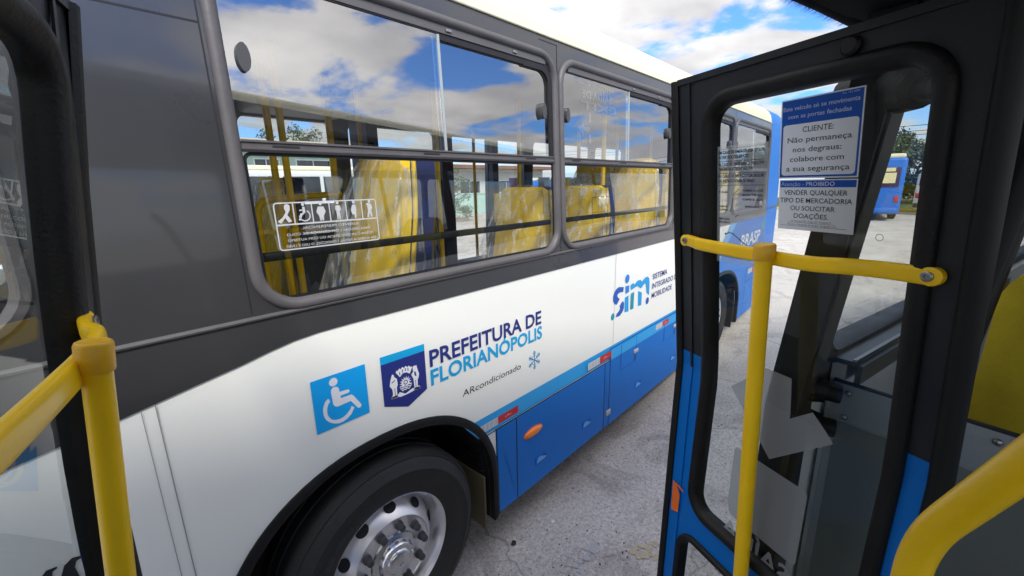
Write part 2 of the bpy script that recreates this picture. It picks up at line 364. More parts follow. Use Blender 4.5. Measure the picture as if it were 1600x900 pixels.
# charcoal paint below the moulding, its lower edge a long curve
bnd=[(XF,1.17),(-1.0,1.34),(-.5,1.455),(-.2,1.512),(.043,1.556),(.12,1.571),(.23,1.592),(.341,1.612),(.43,1.632),(.513,1.647),(.60,1.654),(.725,1.656),(XR,1.656)]
bm=bmesh.new(); add_sheet(bm,bnd+[(XR,1.750),(XF,1.750)],[],sA,.0015); obj('paint_band',bm,char,A)
# moulding line above it
bm=bmesh.new(); add_tube(bm,[sA(XF,1.753,.004),sA(XR,1.753,.004)],.008,8); obj('moulding',bm,framer,A,True)
# upper side with window openings
PITCH=1.68; WX=[.412+PITCH*i for i in range(4)]; WW=1.668; WZ0,WZ1=1.752,2.853
DRW=(-1.45,-.075,1.845,2.72)
bm=bmesh.new()
holes=[rr(x+.02,x+WW-.02,WZ0+.02,WZ1-.02,.13) for x in WX]+[rr(*DRW,.1)]
add_sheet(bm,[(XF,1.755),(XR,1.755),(XR,2.92),(XF,2.92)],holes,sA,0,-.035)
obj('upper_side',bm,char,A)
def strip(x0,x1,z0,z1,o=.0012,mi=0): add_sheet(bm,rect(x0,x1,z0,z1),[],sA,o,mi=mi)
def joint(x0,x1,z0,z1,o=.0012,m=seam):
    b_=bmesh.new(); add_sheet(b_,rect(x0,x1,z0,z1),[],sA,o); obj('panel_joint',b_,m,A)
joint(XF,.40,2.615,2.620); joint(.398,.402,1.77,2.92)
for x in WX[1:]: joint(x-.009,x-.004,1.76,2.90)
joint(1.93,2.09,2.895,2.899)
joint(.1185,.1235,1.57,1.735); joint(.118,.39,1.733,1.738); joint(2.746,2.752,1.66,1.75); joint(.478,.482,1.66,1.735)
jg=mat('joint_grey',(.30,.31,.31),.6); joint(.1185,.1215,.955,1.568,m=jg); joint(.0865,.0885,.9,1.56,m=jg); joint(2.757,2.761,.957,1.655,m=jg)
# roof: white cove and top
prof=[(1.5499,2.921),(1.553,2.96),(1.566,3.02),(1.60,3.075),(1.65,3.118),(1.75,3.155),(2.1,3.205),(2.75,3.22)]
prof=prof+[(5.5-y,z) for y,z in prof[-2::-1]]
def roof(bm,x0,x1,pr):
    rows=[[bm.verts.new((x,y,z)) for y,z in pr] for x in (x0,x1)]
    for k in range(len(pr)-1): bm.faces.new((rows[0][k],rows[0][k+1],rows[1][k+1],rows[1][k]))
    for r_ in rows: bm.faces.new(r_)
bm=bmesh.new(); roof(bm,XF+.05,7.10,prof); obj('roof',bm,cream,A,True)
bm=bmesh.new(); roof(bm,7.104,XR-.05,prof); obj('rear_roof',bm,blue,A,True)
bm=bmesh.new(); add_tube(bm,[sA(XF+.05,2.926,.004),sA(7.1,2.926,.004)],.007,8); obj('gutter',bm,cream,A,True)
# light blue stripe and rear sweep
bm=bmesh.new()
fx=[p for p in arch(**AF,zb=.3) if .848<=p[1]<=.955 and p[0]>.8]
add_sheet(bm,[(1.345,.849),(4.60,.849),(4.72,.90),(5.74,1.655),(5.50,1.655),(4.66,1.03),(4.50,.962),(4.3,.955),(1.255,.955)],[],sA,.0022); obj('stripe',bm,lblue,A)
# rear quarter
ra2=[p for p in ra]
bm=bmesh.new(); add_sheet(bm,[(4.545,.30)]+ra2+[(XR,.30),(XR,1.655),(5.742,1.655),(4.74,.912),(4.64,.849),(4.545,.849)],[],sA,.0018); obj('rear_quarter',bm,blue,A)
bm=bmesh.new(); add_sheet(bm,[(7.20,1.66),(XR,1.66),(XR,2.919),(7.14,2.919)],[],sA,.0018); obj('rear_quarter',bm,blue,A)
joint(6.42,6.427,.30,1.65,.0026); joint(6.43,XR,.78,.786,.0026)
bm=bmesh.new(); add_sheet(bm,[(6.5,.88),(6.72,.88),(6.72,.95),(6.5,.95)],[],sA,.0035); add_sheet(bm,rect(6.72,6.92,.88,.95),[],sA,.0035,mi=1); obj('reflective_tape',bm,[silver,red],A)
fl_=[p for p in fa if p[1]<=.845 and p[0]<.8]
bm=bmesh.new(); add_sheet(bm,[(XF,.302)]+[(fl_[0][0],.302)]+[p for p in fl_ if p[1]>.302]+[(fl_[-1][0],.845),(XF,.845)],[],sA,.003); obj('skirt_panel',bm,blue,A)
# skirt
bm=bmesh.new(); add_sheet(bm,rect(1.476,4.54,.302,.843),[],sA,.0012); obj('skirt_backing',bm,seam,A)
def panel(x0,x1,z0,z1,parent=A):
    bm=bmesh.new(); add_sheet(bm,rect(x0,x1,z0,z1),[],sA,.003,.010)
    bmesh.ops.bevel(bm,geom=[e for e in bm.edges if all(abs(v.co.y-(D-.010))<1e-4 for v in e.verts)],offset=.002,segments=1,affect='EDGES')
    return obj('skirt_panel',bm,blue,parent)
sk=[panel(1.482,1.637,.302,.842),panel(1.643,2.636,.300,.842),panel(2.643,2.711,.300,.842),panel(2.719,4.535,.296,.930)]
bm=bmesh.new(); add_sheet(bm,rect(2.722,4.532,.845,.9285),[],sA,.0114); obj('stripe',bm,lblue,sk[3])
joint(2.719,4.535,.9305,.937,.0026)
lightblue_h=mat('pocket_lit_blue',(.14,.38,.78),.35)
for q in ((1.637,1.643,.304,.845),(2.636,2.643,.304,.845),(2.711,2.719,.304,.93)): joint(*q,.0102)
joint(1.365,2.712,.8425,.8495,.0104)
def pocket(x,z,parent,wd=.112,h=.05):
    bm=bmesh.new()
    add_sheet(bm,rect(x,x+wd,z,z+h),[rect(x+.008,x+wd-.008,z+.007,z+h-.007)],sA,.0102,.0135,mi=0)
    # scoop inside the rim, its light and shade painted in pale blue and navy
    a=[bm.verts.new(sA(x+.008,z+.007,.0125)),bm.verts.new(sA(x+wd-.008,z+.007,.0125)),bm.verts.new(sA(x+wd-.008,z+h-.007,.0104)),bm.verts.new(sA(x+.03,z+h-.007,.0104))]
    f=bm.faces.new(a); f.material_index=1
    b_=[bm.verts.new(sA(x+wd*.45,z+h-.0075,.0131)),bm.verts.new(sA(x+wd-.008,z+h-.0075,.0131)),bm.verts.new(sA(x+wd-.008,z+.018,.0131))]
    f=bm.faces.new(b_); f.material_index=2
    return obj('latch_pocket',bm,[blue,lightblue_h,navy],parent)
pocket(1.812,.435,sk[1]); pocket(2.344,.435,sk[1]); pocket(3.155,.44,sk[3]); pocket(3.90,.44,sk[3])
for x0,x1,z0,z1 in ((2.878,3.14,.706,.925),(3.70,3.96,.71,.925)):
    bm=bmesh.new(); add_sheet(bm,rect(x0,x1,z0,z1),[rect(x0+.004,x1-.004,z0+.004,z1)],sA,.0118,.0128); strip(x0+.004,x0+.009,z0+.006,z1-.01,.0116,1); strip(x1-.03,x1-.005,z0+.004,z0+.05,.0118,1); obj('service_hatch',bm,[blue,navy],sk[3])
    bm=bmesh.new(); add_box(bm,sA(x1-.01,z0+.09,.016),(.07,.012,.03),bev=.004); obj('latch',bm,silver,sk[3],True)
bm=bmesh.new(); add_box(bm,sA(2.70,.415,.016),(.06,.012,.04),bev=.003); obj('latch',bm,silver,A,True)
# amber side marker
bm=bmesh.new(); r_=bmesh.ops.create_uvsphere(bm,u_segments=24,v_segments=12,radius=1)
for v in r_['verts']: v.co=sA(1.79+.083*v.co.x,.685+.028*v.co.z,.012+.02*max(v.co.y,-.1))
ml=obj('side_marker',bm,orange,sk[1],True)
bm=bmesh.new(); add_sheet(bm,ellipse(1.79,.685,.09,.034,24),[],sA,.0105,.0135); obj('marker_base',bm,orangep,sk[1])
# reflective tapes with printed marks
def tape(x0,x1,x2,z0,z1,o):
    bm=bmesh.new(); add_sheet(bm,rect(x0,x1,z0,z1),[],sA,o,mi=0); add_sheet(bm,rect(x1,x2,z0,z1),[],sA,o,mi=1)
    n=13
    for k in range(n):
        q=x0+(x1-x0)*(k+.3)/n; add_sheet(bm,rect(q,q+(x1-x0)*.22/n*(1+k%3),z0+.004,z1-.004),[],sA,o+.0006,mi=2)
    for k in range(3): q=x1+(x2-x1)*(.34+.11*k); add_sheet(bm,rect(q,q+.012,z0+.4*(z1-z0),z0+(.55+.1*(k%2))*(z1-z0)),[],sA,o+.0006,mi=3)
    obj('reflective_tape',bm,[mat('tape_white',(.66,.67,.68),.35,var=.06,vscale=80),red,mat('tape_grey',(.40,.42,.45),.4),mat('tape_pink',(.75,.35,.33),.4)],A)
tape(1.353,1.495,1.665,.868,.913,.0035); tape(2.395,2.555,2.722,.872,.925,.0125); tape(3.50,3.64,3.78,.872,.918,.0142)

# ---- windows
def window(x0,fn,parent,g,first=False,gi=.0):
    x1=x0+WW; fr=(x0,x1,WZ0,WZ1)
    bm=bmesh.new()
    add_ring(bm,fr,.15,[(0,-.01),(.0,.004),(.004,.012),(.012,.018),(.024,.019),(.034,.013),(.040,.004),(.042,-.022)],fn,nc=9,ns=8)
    f=obj('window_frame',bm,framer,parent,True,60)
    # fixed lower pane, front and rear sliding panes
    gx0,gx1=x0+.04,x1-.04; zl=2.277; zm=2.309; zt=2.80
    bm=bmesh.new(); add_sheet(bm,[p for p in rr(gx0,gx1,WZ0+.04,WZ1-.04,.11) if p[1]<zl]+[],[],fn,-.010); obj('pane',bm,gL,f)
    xs=x0+.852
    top=[p for p in rr(gx0,gx1,WZ0+.04,WZ1-.04,.11) if p[1]>zm]
    bm=bmesh.new()
    lp=[p for p in top if p[0]<xs-.01]; lp=[(xs,zm)]+[(xs,WZ1-.04)]+[p for p in lp if p[1]<=WZ1-.039]+[(gx0,zm)]
    add_sheet(bm,lp,[],fn,-.006); obj('pane',bm,g,f)
    bm=bmesh.new(); rp=[(gx1,zm)]+[p for p in top if p[0]>xs-.03]+[(xs-.03,WZ1-.04),(xs-.03,zm)]
    add_sheet(bm,rp,[],fn,-.018); obj('pane',bm,g,f)
    bm=bmesh.new(); add_sheet(bm,rect(xs-.012,xs,zm,2.775),[],fn,-.0062,-.0025); obj('pane_edge',bm,mat('glass_edge',(.32,.36,.37),.2),f)
    # middle rail
    bm=bmesh.new()
    pr=[(2.273,-.012),(2.273,-.001),(2.281,.004),(2.286,.004),(2.288,.0),(2.300,.0),(2.303,.005),(2.309,.005),(2.311,-.012)]
    rows=[[bm.verts.new(fn(x,z,o)) for z,o in pr] for x in (gx0,gx1)]
    for k in range(len(pr)-1): bm.faces.new((rows[0][k],rows[0][k+1],rows[1][k+1],rows[1][k]))
    for q in (.13,.72,1.38): add_sheet(bm,rect(x0+q,x0+q+.085,2.2885,2.2955),[],fn,.0012,mi=1)
    rail=obj('middle_rail',bm,[framer,seam],f)
    # upper channel and dark seals of the sliding half
    bm=bmesh.new(); add_sheet(bm,[(gx0+.06,2.782),(gx1-.06,2.782),(gx1-.06,2.812),(gx0+.06,2.812)],[],fn,-.004,.002)
    for q in (.90,1.32): add_box(bm,fn(x0+q,2.797,.004),(.03,.008,.012),bev=.002,mi=1)
    obj('top_channel',bm,[framer,screw],f)
    bm=bmesh.new(); add_sheet(bm,rect(xs,gx1-.03,2.755,2.782),[],fn,-.016,-.003)
    loop=rr(gx0,gx1,WZ0+.04,2.782,.10)
    inr=rr(gx0,gx1,WZ0+.04,2.782,.10,.032)
    o_=[p for p in loop if p[0]>x1-.30 and p[1]>zm]; i_=[p for p in inr if p[0]>x1-.30 and p[1]>zm]
    add_sheet(bm,[(gx1,zm)]+o_+i_[::-1]+[(gx1-.032,zm)],[],fn,-.015,-.002)
    add_sheet(bm,rect(gx0+.05,xs,2.776,2.783),[],fn,-.005,-.001)
    obj('seal',bm,seam,f)
    # thin black edge print round the lower pane
    bm=bmesh.new(); add_ring(bm,(gx0,gx1,WZ0+.04,2.274),.03,[(0,-.0095),(.012,-.0095)],fn); obj('seal',bm,blackm,f)
    # finger pulls
    for q in (.088,1.545):
        bm=bmesh.new()
        add_sheet(bm,ellipse(x0+q,2.546,.0185,.041,28),[],fn,-.017,.007)
        bmesh.ops.bevel(bm,geom=[e for e in bm.edges if len(e.link_faces)==2 and e.calc_face_angle(0)>1.2],offset=.004,segments=2,affect='EDGES')
        obj('finger_pull',bm,plastic_g,f,True)
    # padded guard bar just inside the glass
    bm=bmesh.new(); a=fn((gx0+gx1)/2,1.938,-.045); add_box(bm,a,(gx1-gx0-.01,.028,.029),bev=.006); obj('guard_bar',bm,darkin,f,True)
    return f
WIN=[window(x,sA,A,gA) for x in WX]
bm=bmesh.new(); add_ring(bm,DRW,.11,[(-.03,0),(-.03,.008),(-.012,.013),(.004,.006),(.006,-.02)],sA); dw=obj('driver_window',bm,framer,A,True)
bm=bmesh.new(); add_sheet(bm,rr(*DRW,.1),[],sA,-.012); obj('pane',bm,gA,dw)
# hinge plate below the windows at the pillar (small bolts)
# priority seat sticker, printed to be read from inside (mirrored here)
f0=WIN[0]; bm=bmesh.new(); o=-.0085
SX0,SX1,SZ0,SZ1=.517,.890,1.957,2.116
add_ring(bm,(SX0,SX1,SZ0,SZ1),.012,[(0,o),(.0042,o)],sA,ns=3)
zc=2.040; add_sheet(bm,rect(SX0+.004,SX1-.004,zc,zc+.005),[],sA,o)
cw=(SX1-SX0)/6
for k in range(1,6): add_sheet(bm,rect(SX0+cw*k-.002,SX0+cw*k+.002,zc+.005,SZ1-.005),[],sA,o)
def P_(pts,cx,cz,s=1,mx=1): add_sheet(bm,[(cx+mx*x*s,cz+z*s) for x,z in pts],[],sA,o)
cz=zc+.005
cx=SX0+cw*.5 # ribbon
P_([(-.024,.010),(-.006,.022),(.006,.040),(.002,.052),(.004,.062),(.014,.066),(.021,.060),(.020,.046),(.010,.030),(.022,.008),(.010,.004),(.002,.020),(-.014,.002)],cx,cz)
cx+=cw # wheelchair
P_(ellipse(.002,.062,.005,.006,10),cx,cz); P_([(-.001,.054),(.007,.054),(.008,.034),(-.010,.032),(-.018,.010),(-.012,.008),(-.004,.026),(-.002,.026)],cx,cz); P_([(-.012,.040),(.002,.042),(.002,.046),(-.012,.044)],cx,cz)
ro=[(.004+.020*math.cos(t),.024+.020*math.sin(t)) for t in [R(60-i*22) for i in range(12)]]; ri=[(.004+.016*math.cos(t),.024+.016*math.sin(t)) for t in [R(60-i*22) for i in range(12)]]
P_(ro+ri[::-1],cx,cz)
cx+=cw; P_(ellipse(0,.062,.0055,.006,10),cx,cz); P_([(-.010,.052),(.010,.052),(.016,.034),(.008,.02),(.006,.003),(.001,.003),(0,.014),(-.002,.003),(-.007,.003),(-.009,.02),(-.017,.034)],cx,cz)
cx+=cw; P_(ellipse(0,.062,.0055,.006,10),cx,cz); P_([(-.008,.053),(.008,.053),(.012,.036),(.006,.034),(.006,.003),(.001,.003),(0,.024),(-.002,.003),(-.006,.003),(-.007,.034),(-.010,.038)],cx,cz)
cx+=cw; P_(ellipse(0,.062,.0055,.006,10),cx,cz); P_([(-.006,.053),(.006,.053),(.009,.040),(.007,.02),(.005,.003),(0,.003),(-.001,.016),(-.010,.018),(-.013,.034)],cx,cz)
cx+=cw; P_(ellipse(.002,.062,.0055,.006,10),cx,cz); P_([(-.012,.056),(.008,.053),(.013,.036),(.007,.03),(.010,.003),(.004,.003),(0,.02),(-.006,.003),(-.012,.003),(-.006,.03),(-.008,.048)],cx,cz)
for k,(tx,a,b) in enumerate((('ASSENTO PREFERENCIAL',.22,.78),('PARA PESSOAS COM CRIANÇA DE COLO',.08,.90),('PESSOA COM DEFICIÊNCIA OU COM AUTISMO',.08,.93),('NA AUSÊNCIA NESSAS CONDIÇÕES, O USO É LIVRE',.06,.95))):
    add_text(bm,tx,SX0+(SX1-SX0)*b,SX0+(SX1-SX0)*a,zc-.016-.0195*k,.0085,sA,o)
obj('window_sticker',bm,mat('sticker_white',(.48,.49,.50),.5),f0)
# emergency exit marks on the second window
bm=bmesh.new(); x0=WX[1]
def bl(x,z,w_,h,s=0): add_sheet(bm,[(x,z),(x+w_,z+s),(x+w_,z+h+s),(x,z+h)],[],sA,-.0045)
haze_p=glass('faded_print',(.62,.64,.66),.30)
add_text(bm,'EMERGÊNCIA',x0+.62,x0+.20,2.735,.022,sA,-.0045,bold=.01); add_text(bm,'SAÍDA DE',x0+.60,x0+.25,2.665,.045,sA,-.0045,bold=.03); add_text(bm,'EXIT',x0+.66,x0+.24,2.60,.045,sA,-.0045,bold=.03)
bl(x0+.32,2.53,.025,.05); bl(x0+.32,2.40,.025,.055)
add_sheet(bm,[(x0+.20,2.485),(x0+.26,2.525),(x0+.26,2.497),(x0+.33,2.497),(x0+.33,2.474),(x0+.26,2.474),(x0+.26,2.445)],[],sA,-.0045)
add_text(bm,'PUXE',x0+.37,x0+.25,2.37,.014,sA,-.0045); add_text(bm,'EMPURRE',x0+.40,x0+.22,2.345,.016,sA,-.0045,bold=.01)
obj('window_sticker',bm,haze_p,WIN[1])
bm=bmesh.new(); x0=WX[1]
add_ring(bm,(x0+.36,x0+.58,1.88,2.07),.008,[(0,-.0085),(.006,-.0085)],sA,ns=2); add_sheet(bm,rect(x0+.365,x0+.575,1.965,1.970),[],sA,-.0085); add_sheet(bm,rect(x0+.44,x0+.444,1.97,2.065),[],sA,-.0085)
obj('window_sticker',bm,haze_p,WIN[1])

# ---- printed marks on the white side
o1,o2=.0015,.0022
bm=bmesh.new(); add_sheet(bm,rect(.543,.758,1.265,1.478),[],sA,o1,mi=0)
add_sheet(bm,ellipse(.6263,1.449,.0165,.0165,22),[],sA,o2,mi=1)
add_sheet(bm,[(.6167,1.4242),(.6244,1.4288),(.6367,1.426),(.644,1.4174),(.6447,1.4017),(.676,1.3991),(.6833,1.3962),(.6842,1.388),(.6781,1.3845),(.6474,1.3843),(.647,1.3743),(.6901,1.3726),(.6961,1.3674),(.7257,1.3168),(.726,1.3085),(.7194,1.3031),(.7099,1.3064),(.6852,1.3467),(.6324,1.3452),(.622,1.3496),(.6159,1.3592),(.6126,1.4144)],[],sA,o2,mi=1)
wo=[(.6003,1.3919),(.5875,1.3827),(.579,1.3673),(.5751,1.3498),(.5759,1.3284),(.582,1.3101),(.5936,1.2943),(.6102,1.2819),(.6278,1.2753),(.6464,1.2747),(.6642,1.2807),(.6808,1.2915),(.6961,1.3132)]
wi=[(.6056,1.3771),(.596,1.3657),(.5902,1.3471),(.5898,1.3299),(.5944,1.315),(.6036,1.3022),(.6155,1.2953),(.6316,1.2915),(.6466,1.2927),(.6626,1.2996),(.6773,1.3112),(.6859,1.3256)]
add_sheet(bm,wo+wi[::-1],[],sA,o2,mi=1)
obj('wheelchair_sign',bm,[mat('sign_blue',(.004,.33,.78),.4),mat('sign_white',(.70,.71,.76),.5)],A)
bm=bmesh.new()
add_sheet(bm,[(.825,1.261),(.940,1.213),(1.045,1.259),(1.045,1.4445),(.825,1.4475)],[],sA,o1,mi=0); add_sheet(bm,[(.825,1.4475),(1.045,1.4445),(1.045,1.477),(.825,1.482)],[],sA,o1,mi=1)
for pl in ([(.8913,1.3928),(.898,1.401),(.9044,1.3966),(.9089,1.4057),(.9184,1.3994),(.9247,1.4075),(.9333,1.3994),(.9424,1.407),(.9501,1.3979),(.9586,1.4028),(.9658,1.3933),(.9754,1.3926),(.9598,1.3639),(.9443,1.376),(.9257,1.3783),(.9097,1.3656)],
 [(.8692,1.3817),(.8745,1.3903),(.8808,1.3859),(.8832,1.3744),(.8945,1.3639),(.8963,1.3352),(.8907,1.3244),(.8902,1.2855),(.8955,1.2789),(.8614,1.2798),(.8704,1.3021),(.8681,1.3246),(.8577,1.3414),(.8631,1.3649)],
 [(.9765,1.3887),(.9841,1.3927),(.9976,1.3903),(.9986,1.3789),(1.0072,1.3469),(1.0033,1.3304),(.9978,1.3235),(.9961,1.2926),(1.0072,1.2883),(1.0078,1.2768),(.9741,1.2786),(.9787,1.2858),(.9763,1.3314),(.9665,1.3572),(.977,1.3666)],
 [(.8622,1.2881),(.8967,1.2916),(.902,1.2982),(.9308,1.2801),(.9654,1.291),(1.0071,1.2861),(1.0062,1.2765),(.9716,1.2774),(.9446,1.2746),(.9067,1.2744),(.8911,1.2807),(.8615,1.2806)]):
    add_sheet(bm,pl,[],sA,o2,mi=2)
cx,cz=.9353,1.327
star=[]
for k in range(28): a_=2*math.pi*k/28; q=.031 if k%2==0 else .017; star.append((cx+q*math.cos(a_),cz+.004+q*math.sin(a_)))
add_sheet(bm,star,[],sA,o2,mi=2)
for k in range(3):
    zz=cz-.006-.009*k; hw=[.031,.029,.022][k]; tp=[(cx-hw+2*hw*i/14,zz+.0025*math.sin(i*1.35+k)) for i in range(15)]; add_sheet(bm,tp+[(x,z-.0045) for x,z in tp[::-1]],[],sA,o2+.0006,mi=2 if k!=1 else 2)
    add_sheet(bm,[(x,z-.0045) for x,z in tp]+[(x,z-.0085) for x,z in tp[::-1]],[],sA,o2+.0004,mi=0)
add_sheet(bm,ellipse(cx,cz+.006,.011,.011,14),[ellipse(cx,cz+.006,.007,.007,14)],sA,o2+.0008,mi=0)
for x_,z_,h_ in ((.908,1.375,.02),(.922,1.382,.02),(.937,1.384,.02),(.950,1.380,.02)): add_sheet(bm,rect(x_,x_+.004,z_,z_+.014),[],sA,o2+.0006,mi=0)
for x_ in (.879,.985): add_sheet(bm,rect(x_,x_+.0025,1.285,1.325),[],sA,o2+.0006,mi=0)
add_sheet(bm,[(.868,1.355),(.884,1.362),(.885,1.358),(.869,1.351)],[],sA,o2+.0006,mi=0); add_sheet(bm,[(.981,1.368),(.990,1.362),(.993,1.342),(.984,1.345)],[],sA,o2+.0006,mi=0)
obj('crest_shield',bm,[navy,cyanp,whitep],A)
bm=bmesh.new(); add_text(bm,'PREFEITURA DE',1.069,1.884,1.355,.081,sA,o1,bold=.022); obj('lettering',bm,navy,A)
bm=bmesh.new(); add_text(bm,'FLORIANÓPOLIS',1.069,1.892,1.262,.0785,sA,o1,bold=.024); obj('lettering',bm,cyanp,A)
bm=bmesh.new(); add_text(bm,'ARcondicionado',1.252,1.693,1.131,.0345,sA,o1,skew=.12); obj('lettering',bm,ink,A)
bm=bmesh.new(); cx,cz=1.818,1.143
def bar(p,q,w_):
    d_=(Vector(q)-Vector(p)); n_=Vector((-d_.y,d_.x)).normalized()*w_/2
    add_sheet(bm,[(p[0]+n_.x,p[1]+n_.y),(p[0]-n_.x,p[1]-n_.y),(q[0]-n_.x,q[1]-n_.y),(q[0]+n_.x,q[1]+n_.y)],[],sA,o1)
for k in range(6):
    a_=R(30+60*k); u_=(math.cos(a_),math.sin(a_)); bar((cx,cz),(cx+.058*u_[0],cz+.058*u_[1]),.0055)
    for q,l_ in ((.022,.013),(.036,.017),(.048,.012)):
        for sg in (-1,1):
            b2=a_+sg*R(55); bar((cx+q*u_[0],cz+q*u_[1]),(cx+q*u_[0]+l_*math.cos(b2),cz+q*u_[1]+l_*math.sin(b2)),.0045)
obj('snowflake_mark',bm,mat('snow_blue',(.03,.30,.60),.4),A)
bm=bmesh.new()
for pl,mi in (([(2.8933,1.3838),(2.8865,1.3475),(2.8411,1.354),(2.8073,1.3484),(2.7957,1.3359),(2.815,1.3145),(2.8376,1.3022),(2.7945,1.2665),(2.7649,1.2756),(2.739,1.3036),(2.7345,1.3389),(2.7483,1.3678),(2.7798,1.3909),(2.8178,1.3983)],0),
 ([(2.8929,1.2751),(2.9103,1.2508),(2.9089,1.2099),(2.8857,1.1844),(2.8471,1.1654),(2.7829,1.1685),(2.8003,1.1947),(2.8288,1.2056),(2.8502,1.2235),(2.8385,1.244),(2.8684,1.2678)],0),
 (ellipse(2.7404,1.1841,.027,.027),1),(ellipse(2.9461,1.4395,.034,.034),3),(ellipse(3.3211,1.1834,.03,.03),0),
 ([(2.9205,1.3852),(2.9808,1.3809),(2.9839,1.328),(2.9243,1.3221)],3),([(2.9186,1.2952),(2.9781,1.3007),(2.9887,1.1694),(2.9223,1.1757)],2),
 ([(3.0042,1.3781),(3.0521,1.3898),(3.0618,1.3699),(3.1195,1.3933),(3.1759,1.3911),(3.1953,1.3717),(3.2562,1.3957),(3.3036,1.3957),(3.3367,1.3736),(3.3471,1.3221),(3.3497,1.2268),(3.2969,1.2598),(3.2794,1.3237),(3.2617,1.3515),(3.2176,1.3299),(3.1904,1.3163),(3.1542,1.334),(3.1243,1.3503),(3.0807,1.3454),(3.0117,1.3354)],2),
 ([(3.0146,1.3062),(3.0712,1.3115),(3.0716,1.1723),(3.0139,1.174)],1),([(3.1406,1.3046),(3.21,1.2762),(3.2109,1.1705),(3.1495,1.175)],2)):
    add_sheet(bm,pl,[],sA,o1,mi=mi)
obj('logo_mark',bm,[mid_blue,mat('teal_print',(.004,.26,.36),.4),mat('logo_cyan',(.004,.30,.66),.4),mat('logo_azure',(.012,.20,.62),.4)],A)
for k,(tx,x1) in enumerate((('SISTEMA',3.70),('INTEGRADO DE',3.965),('MOBILIDADE',3.83))):
    bm=bmesh.new(); add_text(bm,tx,3.40,x1,1.352-.0835*k,.048,sA,o1,bold=.012); obj('lettering',bm,mat('slogan_blue',(.03,.06,.22),.45),A)
bm=bmesh.new()
add_text(bm,'BRASP',6.0,6.95,1.30,.17,sA,.0035,bold=.02,mi=0); add_sheet(bm,[(6.98,1.44),(7.12,1.62),(7.16,1.66),(7.12,1.48)],[],sA,.0035,mi=1); add_sheet(bm,[(5.75,1.21),(5.92,1.34),(5.98,1.28),(5.9,1.20)],[],sA,.0035,mi=1)
add_text(bm,'BUS',5.62,5.80,.98,.05,sA,.0035,mi=0) if False else None
obj('lettering',bm,[whitep,mat('leaf_green',(.05,.42,.16),.4)],A)

for pl in ([(-.0947,1.1427),(-.0888,1.191),(-.0761,1.2114),(-.0646,1.2148),(-.066,1.1935),(-.0615,1.1152),(-.075,1.06),(-.09,1.06)],[(-.14,1.1804),(-.1292,1.2081),(-.1127,1.2198),(-.0962,1.2149),(-.0957,1.2085),(-.1068,1.2052),(-.1126,1.1898),(-.1091,1.1548),(-.115,1.09),(-.135,1.09)],[(-.19,1.17),(-.1703,1.2056),(-.1606,1.2169),(-.1418,1.2153),(-.1411,1.2099),(-.1507,1.2059),(-.1544,1.1923),(-.158,1.11),(-.18,1.11)]):
    bm=bmesh.new(); add_sheet(bm,pl,[],sA,o1); obj('grey_flourish',bm,char,A)
